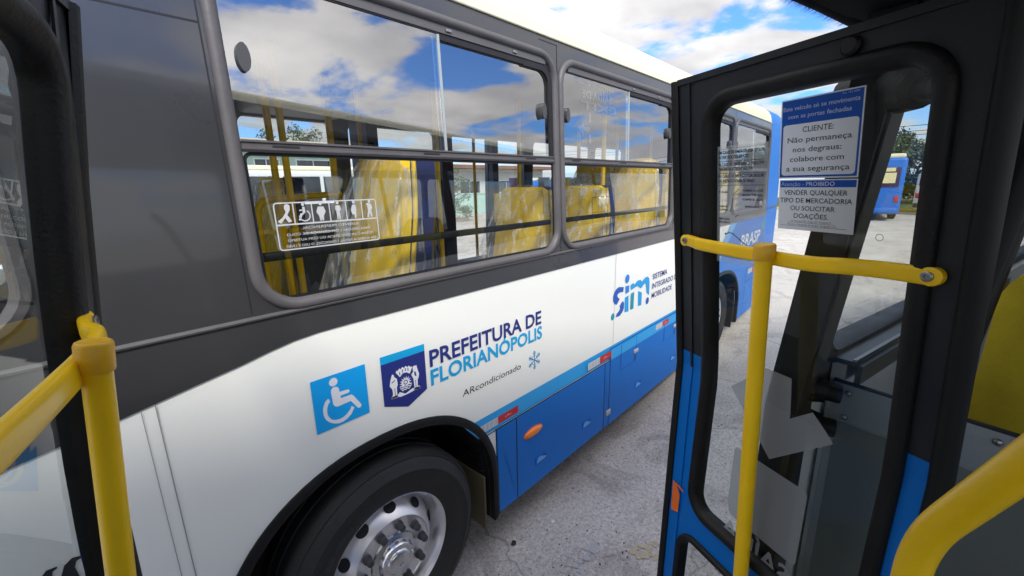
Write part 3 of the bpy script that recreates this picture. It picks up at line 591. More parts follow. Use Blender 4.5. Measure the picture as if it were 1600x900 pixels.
# ---- wheels
def wheel(cx,cz,y0,name='wheel'):
    c=(cx,y0,cz); ax=(0,-1,0)
    bm=bmesh.new()
    add_lathe(bm,[(.292,-.012),(.300,.004),(.315,.012),(.34,.020),(.385,.030),(.415,.032),(.418,.0345),(.424,.0345),(.427,.031),(.452,.022),(.470,.006),(.4715,.009),(.476,.008),(.477,.003),(.492,-.020),(.4985,-.045),(.4985,-.075),(.492,-.078),(.492,-.088),(.499,-.091),(.499,-.135),(.492,-.138),(.492,-.148),(.499,-.151),(.497,-.20),(.485,-.235),(.43,-.262),(.31,-.25),(.292,-.23)],c,ax,72)
    t=obj(name,bm,tyre,A,True,50)
    # moulded sidewall lettering blocks
    bm=bmesh.new()
    def sw(x,z,o): # x: arc position, z: radius
        return Vector((cx+z*math.sin(x),y0-o,cz+z*math.cos(x)))
    add_text(bm,'RADIAL TUBELESS 275/80R22.5',-1.35,-.55,.345,.030,sw,.0255,bold=.01)
    obj('sidewall_lettering',bm,mat('tyre_print',(.05,.05,.051),.45),t)
    bm=bmesh.new()
    add_lathe(bm,[(.262,-.20),(.262,-.09),(.270,-.05),(.282,-.015),(.290,-.006),(.2945,.000),(.2975,.004),(.2995,.003),(.300,-.004),(.300,-.02)],c,ax,72)
    rim=obj('rim',bm,alu,t,True,40)
    bm=bmesh.new()
    add_lathe(bm,[(.262,-.095),(.255,-.085),(.247,-.065),(.235,-.045),(.215,-.020),(.198,-.002),(.194,.002),(.190,.002),(.187,-.003),(.183,-.005),(.120,-.005),(.118,-.004)],c,ax,72)
    # hand holes: dark discs laid on the cone, painting the shade of openings
    for k in range(10):
        a_=2*math.pi*(k+.35)/10; e1=Vector((math.cos(a_),0,math.sin(a_))); e2=Vector((-math.sin(a_),0,math.cos(a_))); sl_=Vector((math.cos(a_)*.6,-.8*.9,math.sin(a_)*.6))
        base=Vector(c)+e1*.232+Vector((0,.0415,0)); d1=(e1*.62+Vector((0,.78,0))*.9).normalized()
        nrm=(e1*.8+Vector((0,-.62,0))).normalized()
        rg=[bm.verts.new(base+d1*(.027*math.cos(2*math.pi*i/18))+e2*(.031*math.sin(2*math.pi*i/18))+nrm*.0025) for i in range(18)]
        rg2=[bm.verts.new(v.co-nrm*.001) for v in rg]; 
        f=bm.faces.new(rg); f.material_index=1
    dk=obj('disc',bm,[alu,seam],t,True,35)
    for k in range(10):
        a_=2*math.pi*(k+.1)/10; p=Vector(c)+Vector((math.cos(a_)*.1515,0,math.sin(a_)*.1515)); 
        bm=bmesh.new(); add_lathe(bm,[(.021,.004),(.0205,-.006),(.0195,-.009),(.0165,-.010),(.0165,-.028),(.015,-.034),(.010,-.037),(0,-.038)],p,(0,-1,0) if False else (0,1,0),14)
        obj('lug_nut',bm,plastic_g,t,True,40)
    bm=bmesh.new()
    add_lathe(bm,[(.118,-.006),(.114,.004),(.108,.007),(.094,.007),(.088,.012),(.085,.03),(.080,.036),(.060,.038),(.056,.046),(.045,.052),(.018,.054),(.012,.049),(0,.049)],c,ax,48)
    for k in range(5): a_=2*math.pi*k/5; add_box(bm,Vector(c)+Vector((math.cos(a_)*.072,-.040,math.sin(a_)*.072)),(.012,.012,.012),Matrix.Rotation(-a_,3,'Y'),bev=.003)
    add_text(bm,'OIL',-.6,.6,.028,.016,lambda x,z,o: Vector((cx+z*math.sin(x),y0-o,cz+z*math.cos(x))),.0545)
    obj('hub',bm,chrome,t,True,40)
    return t
wheel(FWX,.499,D+.010); wheel(RWX,.497,D+.06)
# wheel openings: lip and lined well
def fender(AP,depth):
    bm=bmesh.new(); P=arch(**AP,zb=.30,n=40); Q=arch(AP['cx'],AP['rx']-.030,AP['ry']-.030,AP['cz'],.27,40); W=arch(AP['cx'],AP['rx']+.012,AP['ry']+.012,AP['cz'],.292,40)
    rows=[[bm.verts.new(sA(x,z,.0016)) for x,z in W],[bm.verts.new(sA(x,z,.008)) for x,z in W],[bm.verts.new(sA(x,z,.013)) for x,z in P],[bm.verts.new(sA((x+a)/2,(z+b)/2,.015)) for (x,z),(a,b) in zip(P,Q)],[bm.verts.new(sA(x,z,.008)) for x,z in Q],[bm.verts.new(sA(x,z,-.03)) for x,z in Q]]
    for a_,b_ in zip(rows,rows[1:]):
        for k in range(len(a_)-1): bm.faces.new((a_[k],a_[k+1],b_[k+1],b_[k]))
    o=obj('wheel_arch',bm,rubber,A,True,50)
    bm=bmesh.new(); add_sheet(bm,Q,[],sA,-depth)
    l0=[bm.verts.new(sA(x,z,-.031)) for x,z in Q]; l1=[bm.verts.new(sA(x,z,-depth)) for x,z in Q]
    for k in range(len(Q)-1): bm.faces.new((l0[k],l0[k+1],l1[k+1],l1[k]))
    for k in range(22): # ribbed liner on the rear face of the well
        z=.34+.022*k; add_box(bm,sA(AP['cx']+AP['rx']-.055,z,-.26),(.012,.42,.009))
    obj('arch_liner',bm,seam,o)
fender(AF,.55); fender(AR,.6)
# mud flap behind the wheel
bm=bmesh.new(); add_box(bm,(1.40,D+.20,.40),(.012,.36,.34),bev=.003); obj('mud_flap',bm,mat('flap',(.10,.09,.05),.7,var=.2),A)
bm=bmesh.new(); add_box(bm,(6.02,D+.20,.42),(.012,.36,.40),bev=.003); obj('mud_flap',bm,rubber,A)

# ---- shell: underside, ends, far side
fs=lambda x,z,o: Vector((x,4.0-max(0,T*(z-ZB))+o,z))
bm=bmesh.new(); hs=[rr(1.16,1.90,1.72,2.72,.06),rr(2.06,3.06,1.72,2.72,.06),rect(3.25,3.86,.66,2.70),rect(3.98,4.55,.66,2.70),rr(4.75,6.2,1.72,2.72,.06),rr(-1.2,.98,1.72,2.72,.06),rr(6.35,7.3,1.72,2.72,.06)]
add_sheet(bm,[(XF,.30),(XR,.30),(XR,2.92),(XF,2.92)],hs,fs,0,-.05); obj('far_side',bm,char,A)
for h in hs:
    bm=bmesh.new(); add_sheet(bm,h,[],fs,-.02); obj('far_pane',bm,gB,A)
bm=bmesh.new(); add_box(bm,((XF+XR)/2,3.05,.62),(XR-XF-.1,1.76,.05)); add_box(bm,(3.1,2.85,.45),(2.2,1.4,.3)); add_box(bm,(.8,2.9,.5),(.18,1.8,.18)); obj('chassis',bm,darkin,A)
for xe,sg in ((XF,-1),(XR,1)):
    bm=bmesh.new(); vs_=[(1.5,.3),(4.0,.3),(4.0,1.62),(3.955,2.90),(3.7,3.13),(2.75,3.2),(1.8,3.13),(1.545,2.90),(1.5,1.62)]
    a_=[bm.verts.new((xe,y,z)) for y,z in vs_]; b_=[bm.verts.new((xe-sg*.05,y,z)) for y,z in vs_]; bm.faces.new(a_); bm.faces.new(b_[::-1])
    for k in range(len(vs_)): bm.faces.new((a_[k],a_[(k+1)%9],b_[(k+1)%9],b_[k]))
    obj('end_panel',bm,char if sg<0 else blue,A)
# ---- interior
bm=bmesh.new(); add_box(bm,((XF+XR)/2,3.02,.93),(XR-XF-.15,1.82,.03)); obj('floor',bm,innerd,A)
bm=bmesh.new(); add_box(bm,((XF+XR)/2,2.75,2.90),(XR-XF-.15,2.30,.03)); obj('ceiling',bm,innerd,A)
bm=bmesh.new(); add_box(bm,((XF+XR)/2,1.552,1.45),(XR-XF-.15,.015,.56)); obj('side_lining',bm,inner,A)
bm=bmesh.new(); add_box(bm,(1.55,3.72,2.80),(.75,.42,.12),bev=.03); obj('air_duct',bm,inner,A); bm=bmesh.new(); add_box(bm,(4.2,3.75,2.82),(3.4,.36,.10),bev=.03); obj('air_duct',bm,innerd,A)
def seat(x,y,wd,top,film_=True,back=True,lean=.14,open_side=False):
    z0=1.36; H=top-z0; hw=wd/2
    def prof(z): # half-width along the height
        t=(z-z0)/H
        return hw*(1-.10*max(0,t-.35)-.34*max(0,t-.72)**1.25*2)
    n=14; zs=[z0+H*k/n for k in range(n+1)]
    oL=[(y-prof(z),z) for z in zs]; oR=[(y+prof(z),z) for z in zs]
    outl=oL+[(y-prof(top)*.8,top+.02),(y+prof(top)*.8,top+.02)]+oR[::-1]
    def fr(a,b,o): # a = y, b = z ; front face looks towards -x
        bul=.035*math.cos(max(-1,min(1,(a-y)/hw))*1.45)
        return Vector((x+lean*(b-z0)-o-bul,a,b))
    bm=bmesh.new(); add_sheet(bm,outl,[],fr,.0,.05,cuts=zs[1:-1:2],vcuts=[y-.1,y,y+.1]); 
    s=obj('seat',bm,seat_y,A,True,60)
    bm=bmesh.new(); add_sheet(bm,[(y+(a-y)*.97,b) for a,b in outl],[],lambda a,b,o: Vector((x+lean*(b-z0)-o+.02*math.cos((a-y)/hw*1.4),a,b)),.002,-.12,cuts=zs[1:-1:2]); obj('backrest_shell',bm,seat_b,s,True,60)
    bm=bmesh.new(); add_tube(bm,[fr(a,b,.015)+Vector((.035,0,0)) for a,b in oL],.011,8); add_tube(bm,[fr(a,b,.015)+Vector((.035,0,0)) for a,b in oR],.011,8); obj('piping',bm,mat('piping_yellow',(.9,.60,.02),.4),s,True)
    bm=bmesh.new(); add_box(bm,(x-.22,y,1.36),(.44,wd,.12),bev=.04); obj('cushion',bm,seat_y,s,True); 
    bm=bmesh.new(); add_box(bm,(x-.18,y,1.13),(.10,wd*.7,.36)); obj('pedestal',bm,innerd,s)
    if film_:
        bm=bmesh.new(); rows=[]; NT=56; rs=random.Random(int(x*100+y*10))
        ph=[rs.uniform(0,6.3) for _ in range(6)]
        for i in range(23):
            t=i/22; z=1.30+(top+.035-1.30)*t
            sp=(1-t)**1.15; hx=.075+.20*sp; hy=(prof(min(top,max(z0,z)))+.012)+.06*sp; cl=1.0 if t<.93 else math.cos((t-.93)/.07*1.35)
            ring=[]
            for k in range(NT):
                th=2*math.pi*k/NT; c_,s_=math.cos(th),math.sin(th)
                wv=1+.06*(.25+sp)*math.sin(7*th+ph[0]+2.2*t)+.045*math.sin(13*th+ph[1]-4*t)+.03*math.sin(23*th+ph[2]+5*t)+.05*mnoise.noise(Vector((c_*3+x,s_*3+y,z*3)))
                ring.append(bm.verts.new((x+lean*(z-z0)-.03-.05*sp+hx*cl*wv*math.copysign(abs(c_)**.7,c_),y+hy*cl*wv*math.copysign(abs(s_)**.7,s_),z)))
            rows.append(ring)
        for a_,b_ in zip(rows,rows[1:]):
            for k in range(NT): bm.faces.new((a_[k],a_[(k+1)%NT],b_[(k+1)%NT],b_[k]))
        bm.faces.new(rows[-1]); obj('plastic_cover',bm,filmm,s,True,80)
    return s
seat(1.03,1.875,.46,2.29,lean=.17)
seat(2.08,1.86,.44,2.12,lean=.16)
seat(2.80,1.86,.44,2.12); seat(3.62,1.87,.45,2.34,lean=.16); seat(3.72,2.36,.45,2.34,lean=.16); seat(4.5,1.87,.45,2.30); seat(5.3,1.87,.45,2.30); seat(6.1,1.87,.45,2.30)
seat(1.15,3.55,.45,2.22,lean=.12); seat(2.5,3.6,.45,2.2); seat(5.2,3.6,.45,2.2); seat(2.8,2.40,.44,2.1)
def pole(x,y,z0=.95,z1=2.88,r=.018,m=yellow,x1=None,y1=None):
    bm=bmesh.new(); add_tube(bm,[(x,y,z0),(x if x1 is None else x1,y if y1 is None else y1,z1)],r,12); return obj('pole',bm,m,A,True)
pole(.90,2.55); pole(.945,2.50); pole(1.42,2.95,r=.02); pole(1.46,3.02,r=.02); pole(2.06,2.62); pole(2.98,2.62); pole(2.20,2.15,1.9,2.1,.022); pole(3.48,3.75); pole(3.9,2.6); pole(4.7,2.6); pole(5.6,2.6); pole(1.78,3.2,r=.014); pole(3.3,1.95,1.9,2.88)
bm=bmesh.new(); add_tube(bm,bend_path([(.84,2.60,.95),(.80,2.60,1.6),(.795,2.60,2.10),(1.42,2.9,2.12)],.10),.020,12); obj('grab_rail',bm,yellow,A,True)
for x,w_ in ((3.16,.16),(3.92,.10)):
    bm=bmesh.new(); add_box(bm,(x,3.88,1.85),(w_,.10,1.9),bev=.01); obj('door_column',bm,mat('column_navy',(.02,.025,.06),.5),A)
bm=bmesh.new(); add_box(bm,(1.98,3.5,1.9),(.10,.30,1.9),bev=.01); obj('partition',bm,blackm,A)
bm=bmesh.new(); add_box(bm,(1.35,3.0,1.48),(.5,.05,.75),bev=.01); obj('partition',bm,innerd,A)
bm=bmesh.new(); add_box(bm,(2.45,2.2,1.30),(.5,.9,.55),bev=.03); obj('engine_box',bm,mat('box_navy',(.012,.03,.12),.5),A)
# ------------------------------------------------------------------ the bus whose open doorway we stand in
RB=R(-14.48)
B=thing('city_bus','white and charcoal city bus whose open folding doors frame the view, seen from its doorway','bus',(0,0,0),RB,GB)
ca,sa=math.cos(RB),math.sin(RB)
def wB(x,y,z): return Vector((x*ca-y*sa,x*sa+y*ca,z))
def sB(x,z,o): return wB(x,.455-max(0,.105*(z-1.63))+o,z)
BX0,BX1=-1.55,8.9
dz0,dz1=.40,2.455; dx0,dx1=-.32,1.04
bm=bmesh.new()
wins=[rr(1.135+1.66*i,1.135+1.66*i+1.58,1.74,2.64,.10) for i in range(4)]
add_sheet(bm,[(BX0,1.63),(dx0,1.63),(dx0,dz1),(dx1,dz1),(dx1,1.63),(BX1,1.63),(BX1,2.78),(BX0,2.78)],wins+[rr(-1.4,-.5,1.75,2.65,.08)],sB,0,-.055)
obj('upper_side',bm,char,B)
bm=bmesh.new(); add_sheet(bm,[(BX0,.3),(-.32,.3),(dx0,1.63),(BX0,1.63)],[],sB,0,-.055); add_sheet(bm,[(dx1,.3)]+arch(5.6,.6,.6,.5,.3,16,True)+[(BX1,.3),(BX1,1.63),(dx1,1.63)],[],sB,0,-.055); add_sheet(bm,rect(-.32,1.04,.3,.40),[],sB,0,-.055); obj('side_panel',bm,white,B)
bm=bmesh.new(); add_sheet(bm,rect(1.05,4.98,.305,.85),[],sB,.003); add_sheet(bm,rect(6.22,BX1,.305,1.55),[],sB,.003); add_sheet(bm,rect(BX0,-.33,.305,.85),[],sB,.003); obj('skirt_paint',bm,blue,B)
bm=bmesh.new(); add_sheet(bm,rect(1.05,6.2,.852,.955),[],sB,.003); obj('stripe',bm,lblue,B)
pr=[(.332,2.78),(.325,2.81),(.29,2.845),(.2,2.87),(.0,2.89),(-.3,2.90),(-.85,2.905)]; pr=pr+[(-1.7-y,z) for y,z in pr[-2::-1]]
bm=bmesh.new(); rows=[[bm.verts.new(wB(x,y,z)) for y,z in pr] for x in (BX0,BX1)]
for k in range(len(pr)-1): bm.faces.new((rows[0][k],rows[0][k+1],rows[1][k+1],rows[1][k]))
for q in rows: bm.faces.new(q)
obj('roof',bm,cream,B,True)
for i in range(4):
    bx=(1.135+1.66*i,1.135+1.66*i+1.58,1.74,2.64)
    bm=bmesh.new(); add_ring(bm,bx,.10,[(-.035,0),(-.034,.008),(-.012,.014),(.006,.006),(.010,-.03),(.004,-.056),(-.03,-.062)],sB,nc=6,ns=6); f=obj('window_frame',bm,blackm,B,True,50)
    bm=bmesh.new(); add_sheet(bm,rr(*bx,.1),[],sB,-.02); obj('pane',bm,gB,f)
    if i==0:
        bm=bmesh.new(); add_sheet(bm,rect(bx[0]+.75,bx[0]+.77,1.74,2.64),[],sB,-.035,-.01); obj('pane_divider',bm,framer,f)
        bm=bmesh.new(); add_box(bm,wB(2.0,.365,1.728),(1.62,.055,.012),Matrix.Rotation(RB,3,'Z')); add_box(bm,wB(2.0,.333,1.705),(1.62,.012,.045),Matrix.Rotation(RB,3,'Z')); obj('window_sill',bm,mat('sill_grey',(.055,.06,.06),.35),f)
        bm=bmesh.new(); add_box(bm,wB(2.0,.344,1.7365),(1.62,.008,.006),Matrix.Rotation(RB,3,'Z')); obj('sill_edge',bm,screw,f)
bm=bmesh.new(); add_sheet(bm,rr(-1.4,-.5,1.75,2.65,.08),[],sB,-.02); obj('pane',bm,gB,B)
# far side, ends, floor, ceiling
fB=lambda x,z,o: wB(x,-2.05+max(0,.08*(z-1.63))-o,z)
bm=bmesh.new(); hs=[rr(-1.3+1.66*i,-1.3+1.66*i+1.55,1.74,2.64,.1) for i in range(6)]
add_sheet(bm,rect(BX0,BX1,.3,2.78),hs,fB,0,-.05); obj('far_side',bm,char,B)
bm=bmesh.new()
for h in hs: add_sheet(bm,h,[],fB,-.02)
obj('far_panes',bm,gB,B)
rotB=Matrix.Rotation(RB,3,'Z')
bm=bmesh.new(); add_box(bm,wB(BX1,-.86,1.52),(.05,2.34,2.44),rotB); obj('end_panel',bm,blue,B)
bm=bmesh.new(); add_box(bm,wB(BX0,-.8,.95),(.05,2.4,1.3),rotB); add_box(bm,wB(BX0,-.86,2.68),(.05,2.34,.2),rotB); obj('end_panel',bm,char,B)
bm=bmesh.new(); add_box(bm,wB(5.0,-.83,.90),(7.7,2.4,.05),rotB); add_box(bm,wB(.4,-1.2,.90),(3.8,1.65,.05),rotB); add_box(bm,wB(-.95,.1,.90),(1.2,.6,.05),rotB); obj('floor',bm,innerd,B)
bm=bmesh.new(); add_box(bm,wB(.36,.15,.62),(1.32,.46,.04),rotB); add_box(bm,wB(.36,-.37,.76),(1.32,.03,.30),rotB); add_box(bm,wB(.36,-.10,.48),(1.32,.03,.28),rotB); obj('door_step',bm,innerd,B)
bm=bmesh.new(); add_box(bm,wB(3.65,-.85,2.73),(10.3,2.28,.04),rotB); obj('ceiling',bm,innerd,B)
bm=bmesh.new(); add_box(bm,wB(3.65,.10,2.62),(10.3,.36,.16),rotB,bev=.04); obj('valance',bm,blackm,B)
bm=bmesh.new(); add_box(bm,wB(5.0,.375,1.32),(7.6,.03,.80),rotB); obj('side_lining',bm,inner,B)
# header over the doorway with a brush seal
def hd(x,y,z): return wB(x,y,z)
bm=bmesh.new(); add_box(bm,hd(.42,.09,2.5475),(1.62,.62,.19),rotB); hdr=obj('door_header',bm,mat('header_felt',(.022,.024,.028),.9,spec=.1,var=.2,vscale=20),B)
bm=bmesh.new(); add_tube(bm,[hd(-.36,.410,2.478),hd(.95,.412,2.478),hd(1.10,.405,2.470),hd(1.22,.39,2.468)],.024,14); obj('header_seal',bm,MATS['header_felt'],hdr,True)
bm=bmesh.new()
for k in range(1100):
    x=-.28+1.38*k/1100+random.uniform(-.002,.002); y=.438+random.uniform(-.004,.004); l_=random.uniform(.005,.012); dx=random.uniform(-.004,.004); dy=random.uniform(.001,.006)
    p=hd(x,y-.014,2.466); q=hd(x+dx,y+dy,2.468-l_); e_=hd(.0008,0,0)
    bm.faces.new([bm.verts.new(p-e_),bm.verts.new(p+e_),bm.verts.new(q)])
obj('brush_seal',bm,mat('bristle',(.06,.055,.055),.8),hdr)
bm=bmesh.new(); add_box(bm,hd(1.06,.17,2.43),(.14,.24,.14),rotB,bev=.02); add_tube(bm,[hd(1.02,.30,2.40),hd(1.02,.26,2.40)],.017,14); obj('door_mechanism',bm,darkin,hdr,True)
bm=bmesh.new()
for k in range(9): add_box(bm,hd(1.045+random.uniform(-.02,.02),.20+random.uniform(-.02,.02),2.375+random.uniform(-.012,.012)),(.012,.01,.012),rotB,bev=.003)
obj('grease_blob',bm,mat('grease',(.16,.12,.02),.5),hdr,True)
# door post
bm=bmesh.new()
P0=[(1.03,.30,-.05),(1.03,2.46,-.05)]
add_sheet(bm,rect(1.035,1.112,.40,2.455),[],sB,.004,-.066,cuts=(1.63,)); post=obj('door_post',bm,blackm,B)
bm=bmesh.new(); add_sheet(bm,rect(1.05,1.110,1.72,2.43),[],sB,-.067,-.071,cuts=()); obj('post_cover',bm,mat('post_grey',(.055,.058,.062),.5),post)
bm=bmesh.new(); add_sheet(bm,rect(dx0-.12,dx0+.0,.40,2.455),[],sB,.004,-.075,cuts=(1.63,)); obj('door_post',bm,blackm,B)
bm=bmesh.new(); add_tube(bm,[hd(1.0,.247,2.302),hd(1.022,.272,2.306),hd(1.024,.275,2.307),hd(1.05,.30,2.315),hd(1.10,.36,2.325),hd(1.165,.42,2.335)],[.020,.020,.034,.042,.045,.045],16); obj('pivot_arm',bm,rubber,post,True)
bm=bmesh.new()
for z in (1.665,1.575): add_tube(bm,[hd(1.09,.455,z+.010),hd(1.095,.42,z+.008),hd(1.115,.39,z+.004),hd(1.125,.372,z+.002)],[.028,.034,.033,.028],16); add_tube(bm,[hd(1.125,.374,z+.002),hd(1.14,.345,z)],[.022,.022],14)
obj('pivot_cuff',bm,rubber,post,True)
bm=bmesh.new(); add_tube(bm,[hd(1.02,.20,.62),hd(1.02,.19,1.60),hd(1.02,.11,2.44)],.022,14); obj('pivot_column',bm,darkin,post,True)
# partition panel with rivets
bm=bmesh.new(); add_box(bm,wB(1.20,.05,1.625),(.018,.66,.095),rotB,bev=.004); add_box(bm,wB(1.203,.05,1.26),(.016,.66,.635),rotB,bev=.003); pt=obj('partition',bm,greyp,B,True)
bm=bmesh.new(); add_tube(bm,[wB(1.20,-.28,1.672),wB(1.20,.38,1.672)],.007,8); obj('partition_edge',bm,blackm,pt,True)
bm=bmesh.new(); add_sheet(bm,rect(-.26,.36,.97,1.572),[],lambda a,b,o: wB(1.1935-o,a,b),0,.001); obj('partition_board',bm,mat('panel_dark',(.13,.15,.145),.6,var=.1,vscale=4.,bump=.05,bscale=140.),pt)
for y in (.345,.10,-.18):
    for z in (1.652,1.588):
        bm=bmesh.new(); add_lathe(bm,[(.008,0),(.007,.003),(.004,.005),(0,.0055)],wB(1.1905,y,z),wB(-1,0,0),12); obj('rivet',bm,screw,pt,True)
# seats inside
def seatB(x,y,top,wd=.46):
    z0=1.34
    outl=rr(y-wd/2,y+wd/2,z0,top,.13,nc=7,ns=5)
    bm=bmesh.new(); fr=lambda a,b,o: wB(x+.16*(b-z0)-o-.03*math.cos((a-y)/wd*2.6),a,b)
    add_sheet(bm,outl,[],fr,0,.07,cuts=[z0+.15*k for k in range(1,5)],vcuts=[y-.14,y-.07,y,y+.07,y+.14]); s=obj('seat',bm,seat_olive,B,True,60)
    bm=bmesh.new(); add_sheet(bm,[(y+(a-y)*.96,b) for a,b in outl],[],lambda a,b,o: wB(x+.16*(b-z0)+o,a,b),.0,.05); obj('backrest_shell',bm,seat_b,s)
    bm=bmesh.new(); add_box(bm,wB(x-.20,y,1.36),(.46,wd,.13),rotB,bev=.05,seg=3); obj('cushion',bm,seat_b,s,True)
seatB(1.86,.0,1.925); seatB(2.75,-.03,2.0); seatB(3.6,-.03,2.0)
bm=bmesh.new(); add_tube(bm,bend_path([(.596,-.0665,.62),(.596,-.0665,2.16-.395),(.549,-.112,2.16-.252),(.49,-.168,2.16-.07),(.46,-.30,2.16)],.05,8),.0165,18); obj('handrail',bm,yellow,B,True)
bm=bmesh.new(); add_tube(bm,bend_path([wB(1.55,.05,1.5),wB(1.60,.02,1.95),wB(1.9,.0,2.45),wB(1.95,0,2.76)],.15,6),.016,12); obj('handrail',bm,yellow,B,True)
bm=bmesh.new(); add_tube(bm,[wB(1.70,.25,1.66),wB(1.78,.23,2.02),wB(1.95,.20,2.5)],.028,12); obj('window_strut',bm,rubber,B,True)
# the two door leaves
def leaf(Ox,Oy,b,inside,name,pm=.058,sc=1.,sp=.135,zb=-.155,pk=1.,kU=.1086,kL=.041,po=0.,kQ=0.,g1=.302):
    """leaf plane: u runs from hinge to free edge, n is the inner face; bent at the belt line"""
    u_=Vector((math.sin(b),math.cos(b),0)); n_=Vector((-math.cos(b),math.sin(b),0))*inside
    def kf(z):
        d_=z+.53; return kU*d_+kQ*d_*d_ if d_>0 else -kL*d_
    def fn(s,z,o):
        d_=z+.53; k=kf(z)
        return Vector((Ox,Oy,HC+z))+u_*(sc*(s+.0092*d_))+n_*(k+o)
    UG=(-.165,g1,-.972,.197); LG=(-.16,.322,-1.62,-1.055)
    bm=bmesh.new()
    add_sheet(bm,[(-.212,-1.74),(.366,-1.74),(.384,-.53),(.384,.247),(-.212,.247)],[rr(*UG,.075),rr(*LG,.06)],fn,0,-.034,cuts=(-.53,-.487),vcuts=())
    for f in bm.faces:
        if f.calc_center_median().z<HC-.489: f.material_index=1
    lf=obj(name,bm,[blackm,blue],B)
    bm=bmesh.new(); add_ring(bm,UG,.075,[(-.004,.0),(-.003,.010),(.005,.016),(.016,.016),(.026,.008),(.030,-.006),(.030,-.02)],fn,nc=8,ns=12); obj('window_seal',bm,rubber,lf,True,60)
    bm=bmesh.new(); add_ring(bm,LG,.06,[(-.004,.0),(-.003,.010),(.005,.014),(.014,.010),(.018,-.006),(.018,-.02)],fn,nc=8,ns=8); obj('window_seal',bm,rubber,lf,True,60)
    bm=bmesh.new(); add_sheet(bm,rr(*UG,.075,.026),[],fn,-.008,cuts=(-.53,)); obj('door_pane',bm,gDoor,lf)
    bm=bmesh.new(); add_sheet(bm,rr(*LG,.06,.014),[],fn,-.008); obj('door_pane',bm,gDoor,lf)
    # rubber edges
    bm=bmesh.new(); zz=[-1.74,-1.1,-.58,-.53,-.48,-.2,0,.245]
    ed=lambda z: .366+(.384-.366)*min(1,(z+1.74)/1.21)
    pr_=[(0,.004),(.006,.010),(.018,.010),(.024,.0),(.022,-.020),(.010,-.034),(0,-.034)]
    rows=[[bm.verts.new(fn(ed(z)+a*(1 if z<-.5 else 1)-.001,z,o)) for a,o in pr_] for z in zz]
    for r1,r2 in zip(rows,rows[1:]):
        for k in range(len(pr_)-1): bm.faces.new((r1[k],r1[k+1],r2[k+1],r2[k]))
    for q in (rows[0],rows[-1]): bm.faces.new(q)
    obj('edge_rubber',bm,rubber,lf,True,50)
    bm=bmesh.new(); pr_=[(-.201,.001),(-.203,.006),(-.211,.010),(-.221,.008),(-.228,-.004),(-.226,-.03),(-.211,-.038)]
    rows=[[bm.verts.new(fn(a,z,o)) for a,o in pr_] for z in zz[:-1]+[.25]]
    for r1,r2 in zip(rows,rows[1:]):
        for k in range(len(pr_)-1): bm.faces.new((r1[k],r1[k+1],r2[k+1],r2[k]))
    for q in (rows[0],rows[-1]): bm.faces.new(q)
    obj('edge_rubber',bm,darkin,lf,True,50)
    bm=bmesh.new(); add_sheet(bm,rect(-.21,.384,.233,.247),[],fn,.0005,.006); add_sheet(bm,rect(.345,.352,-.53,.233),[],fn,.0005,.004); add_sheet(bm,[(.322,-1.74),(.329,-1.74),(.352,-.53),(.345,-.53)],[],fn,.0005,.004)
    for f in bm.faces:
        if f.calc_center_median().z<HC-.50: f.material_index=1
    obj('frame_fold',bm,[blackm,blue],lf)
    # grab bar, pole, screws
    dz=zb+.155
    path=[fn(.352,zb,.013),fn(.338,zb,.014),fn(.300,zb,.030),fn(.265,zb,.043+po*.75),fn(sp,zb-.004,.046+po),fn(0,zb-.004,.046+po),fn(-.055,zb,.040+po*.7),fn(-.10,zb,.018),fn(-.15,zb,.011),fn(-.172,zb,.010)]
    bm=bmesh.new(); add_tube(bm,smooth_path(path,5),0,18,flat=(.0150,.0075,Vector((0,0,1))))
    for s_ in ((.352,-.172) if po==0 else (-.172,)): add_lathe(bm,[(.0150,-.0065),(.0150,.0065),(.013,.0075),(0,.0075)],fn(s_,zb,.013 if s_>0 else .010),n_,20)
    obj('grab_bar',bm,yellow,lf,True,50)
    for s_ in (.349,-.168):
        bm=bmesh.new(); add_lathe(bm,[(.0085,.0070),(.0085,.0095),(.007,.0105),(.0035,.0105),(.003,.0085),(0,.0085)],fn(s_,zb,.013 if s_>0 else .010),n_,16); obj('screw',bm,screw,lf,True)
    bm=bmesh.new(); add_tube(bm,[fn(sp,zq,kf(-.13+dz)+.062+po+pm*(zq+.13-dz)-kf(zq)) for zq in (-.150+dz,-.3,-.45,-.53,-.62,-.8,-1.0,-1.25)],.0172*pk,24); add_lathe(bm,[(.028,0),(.028,.006),(.02,.01),(0,.01)],fn(sp,-1.25,.0),n_,18); pl=obj('grab_pole',bm,yellow,lf,True)
    bm=bmesh.new(); add_lathe(bm,[(a*pk,h) for a,h in [(.0205,-.032),(.0212,-.030),(.0212,-.003),(.0195,.000),(.017,.001),(.015,.0002),(0,.0)]],fn(sp,-.130+dz,.062+po),fn(sp,.0,.062+po)-fn(sp,-.13+dz,.062+po),28); obj('pole_cap',bm,mat('cap_yellow',(.80,.44,.012),.4,var=.04),lf,True,50)
    return lf,fn
lr,fR=leaf(1.0569,.0813,R(25.78),1,'door_leaf',.058,1.,.082)
ll,fL=leaf(-.163,.4110,R(18.37),-1,'door_leaf',.10,1.265,.186,-.176,.76,.059,-.02,.012,.066,.352)
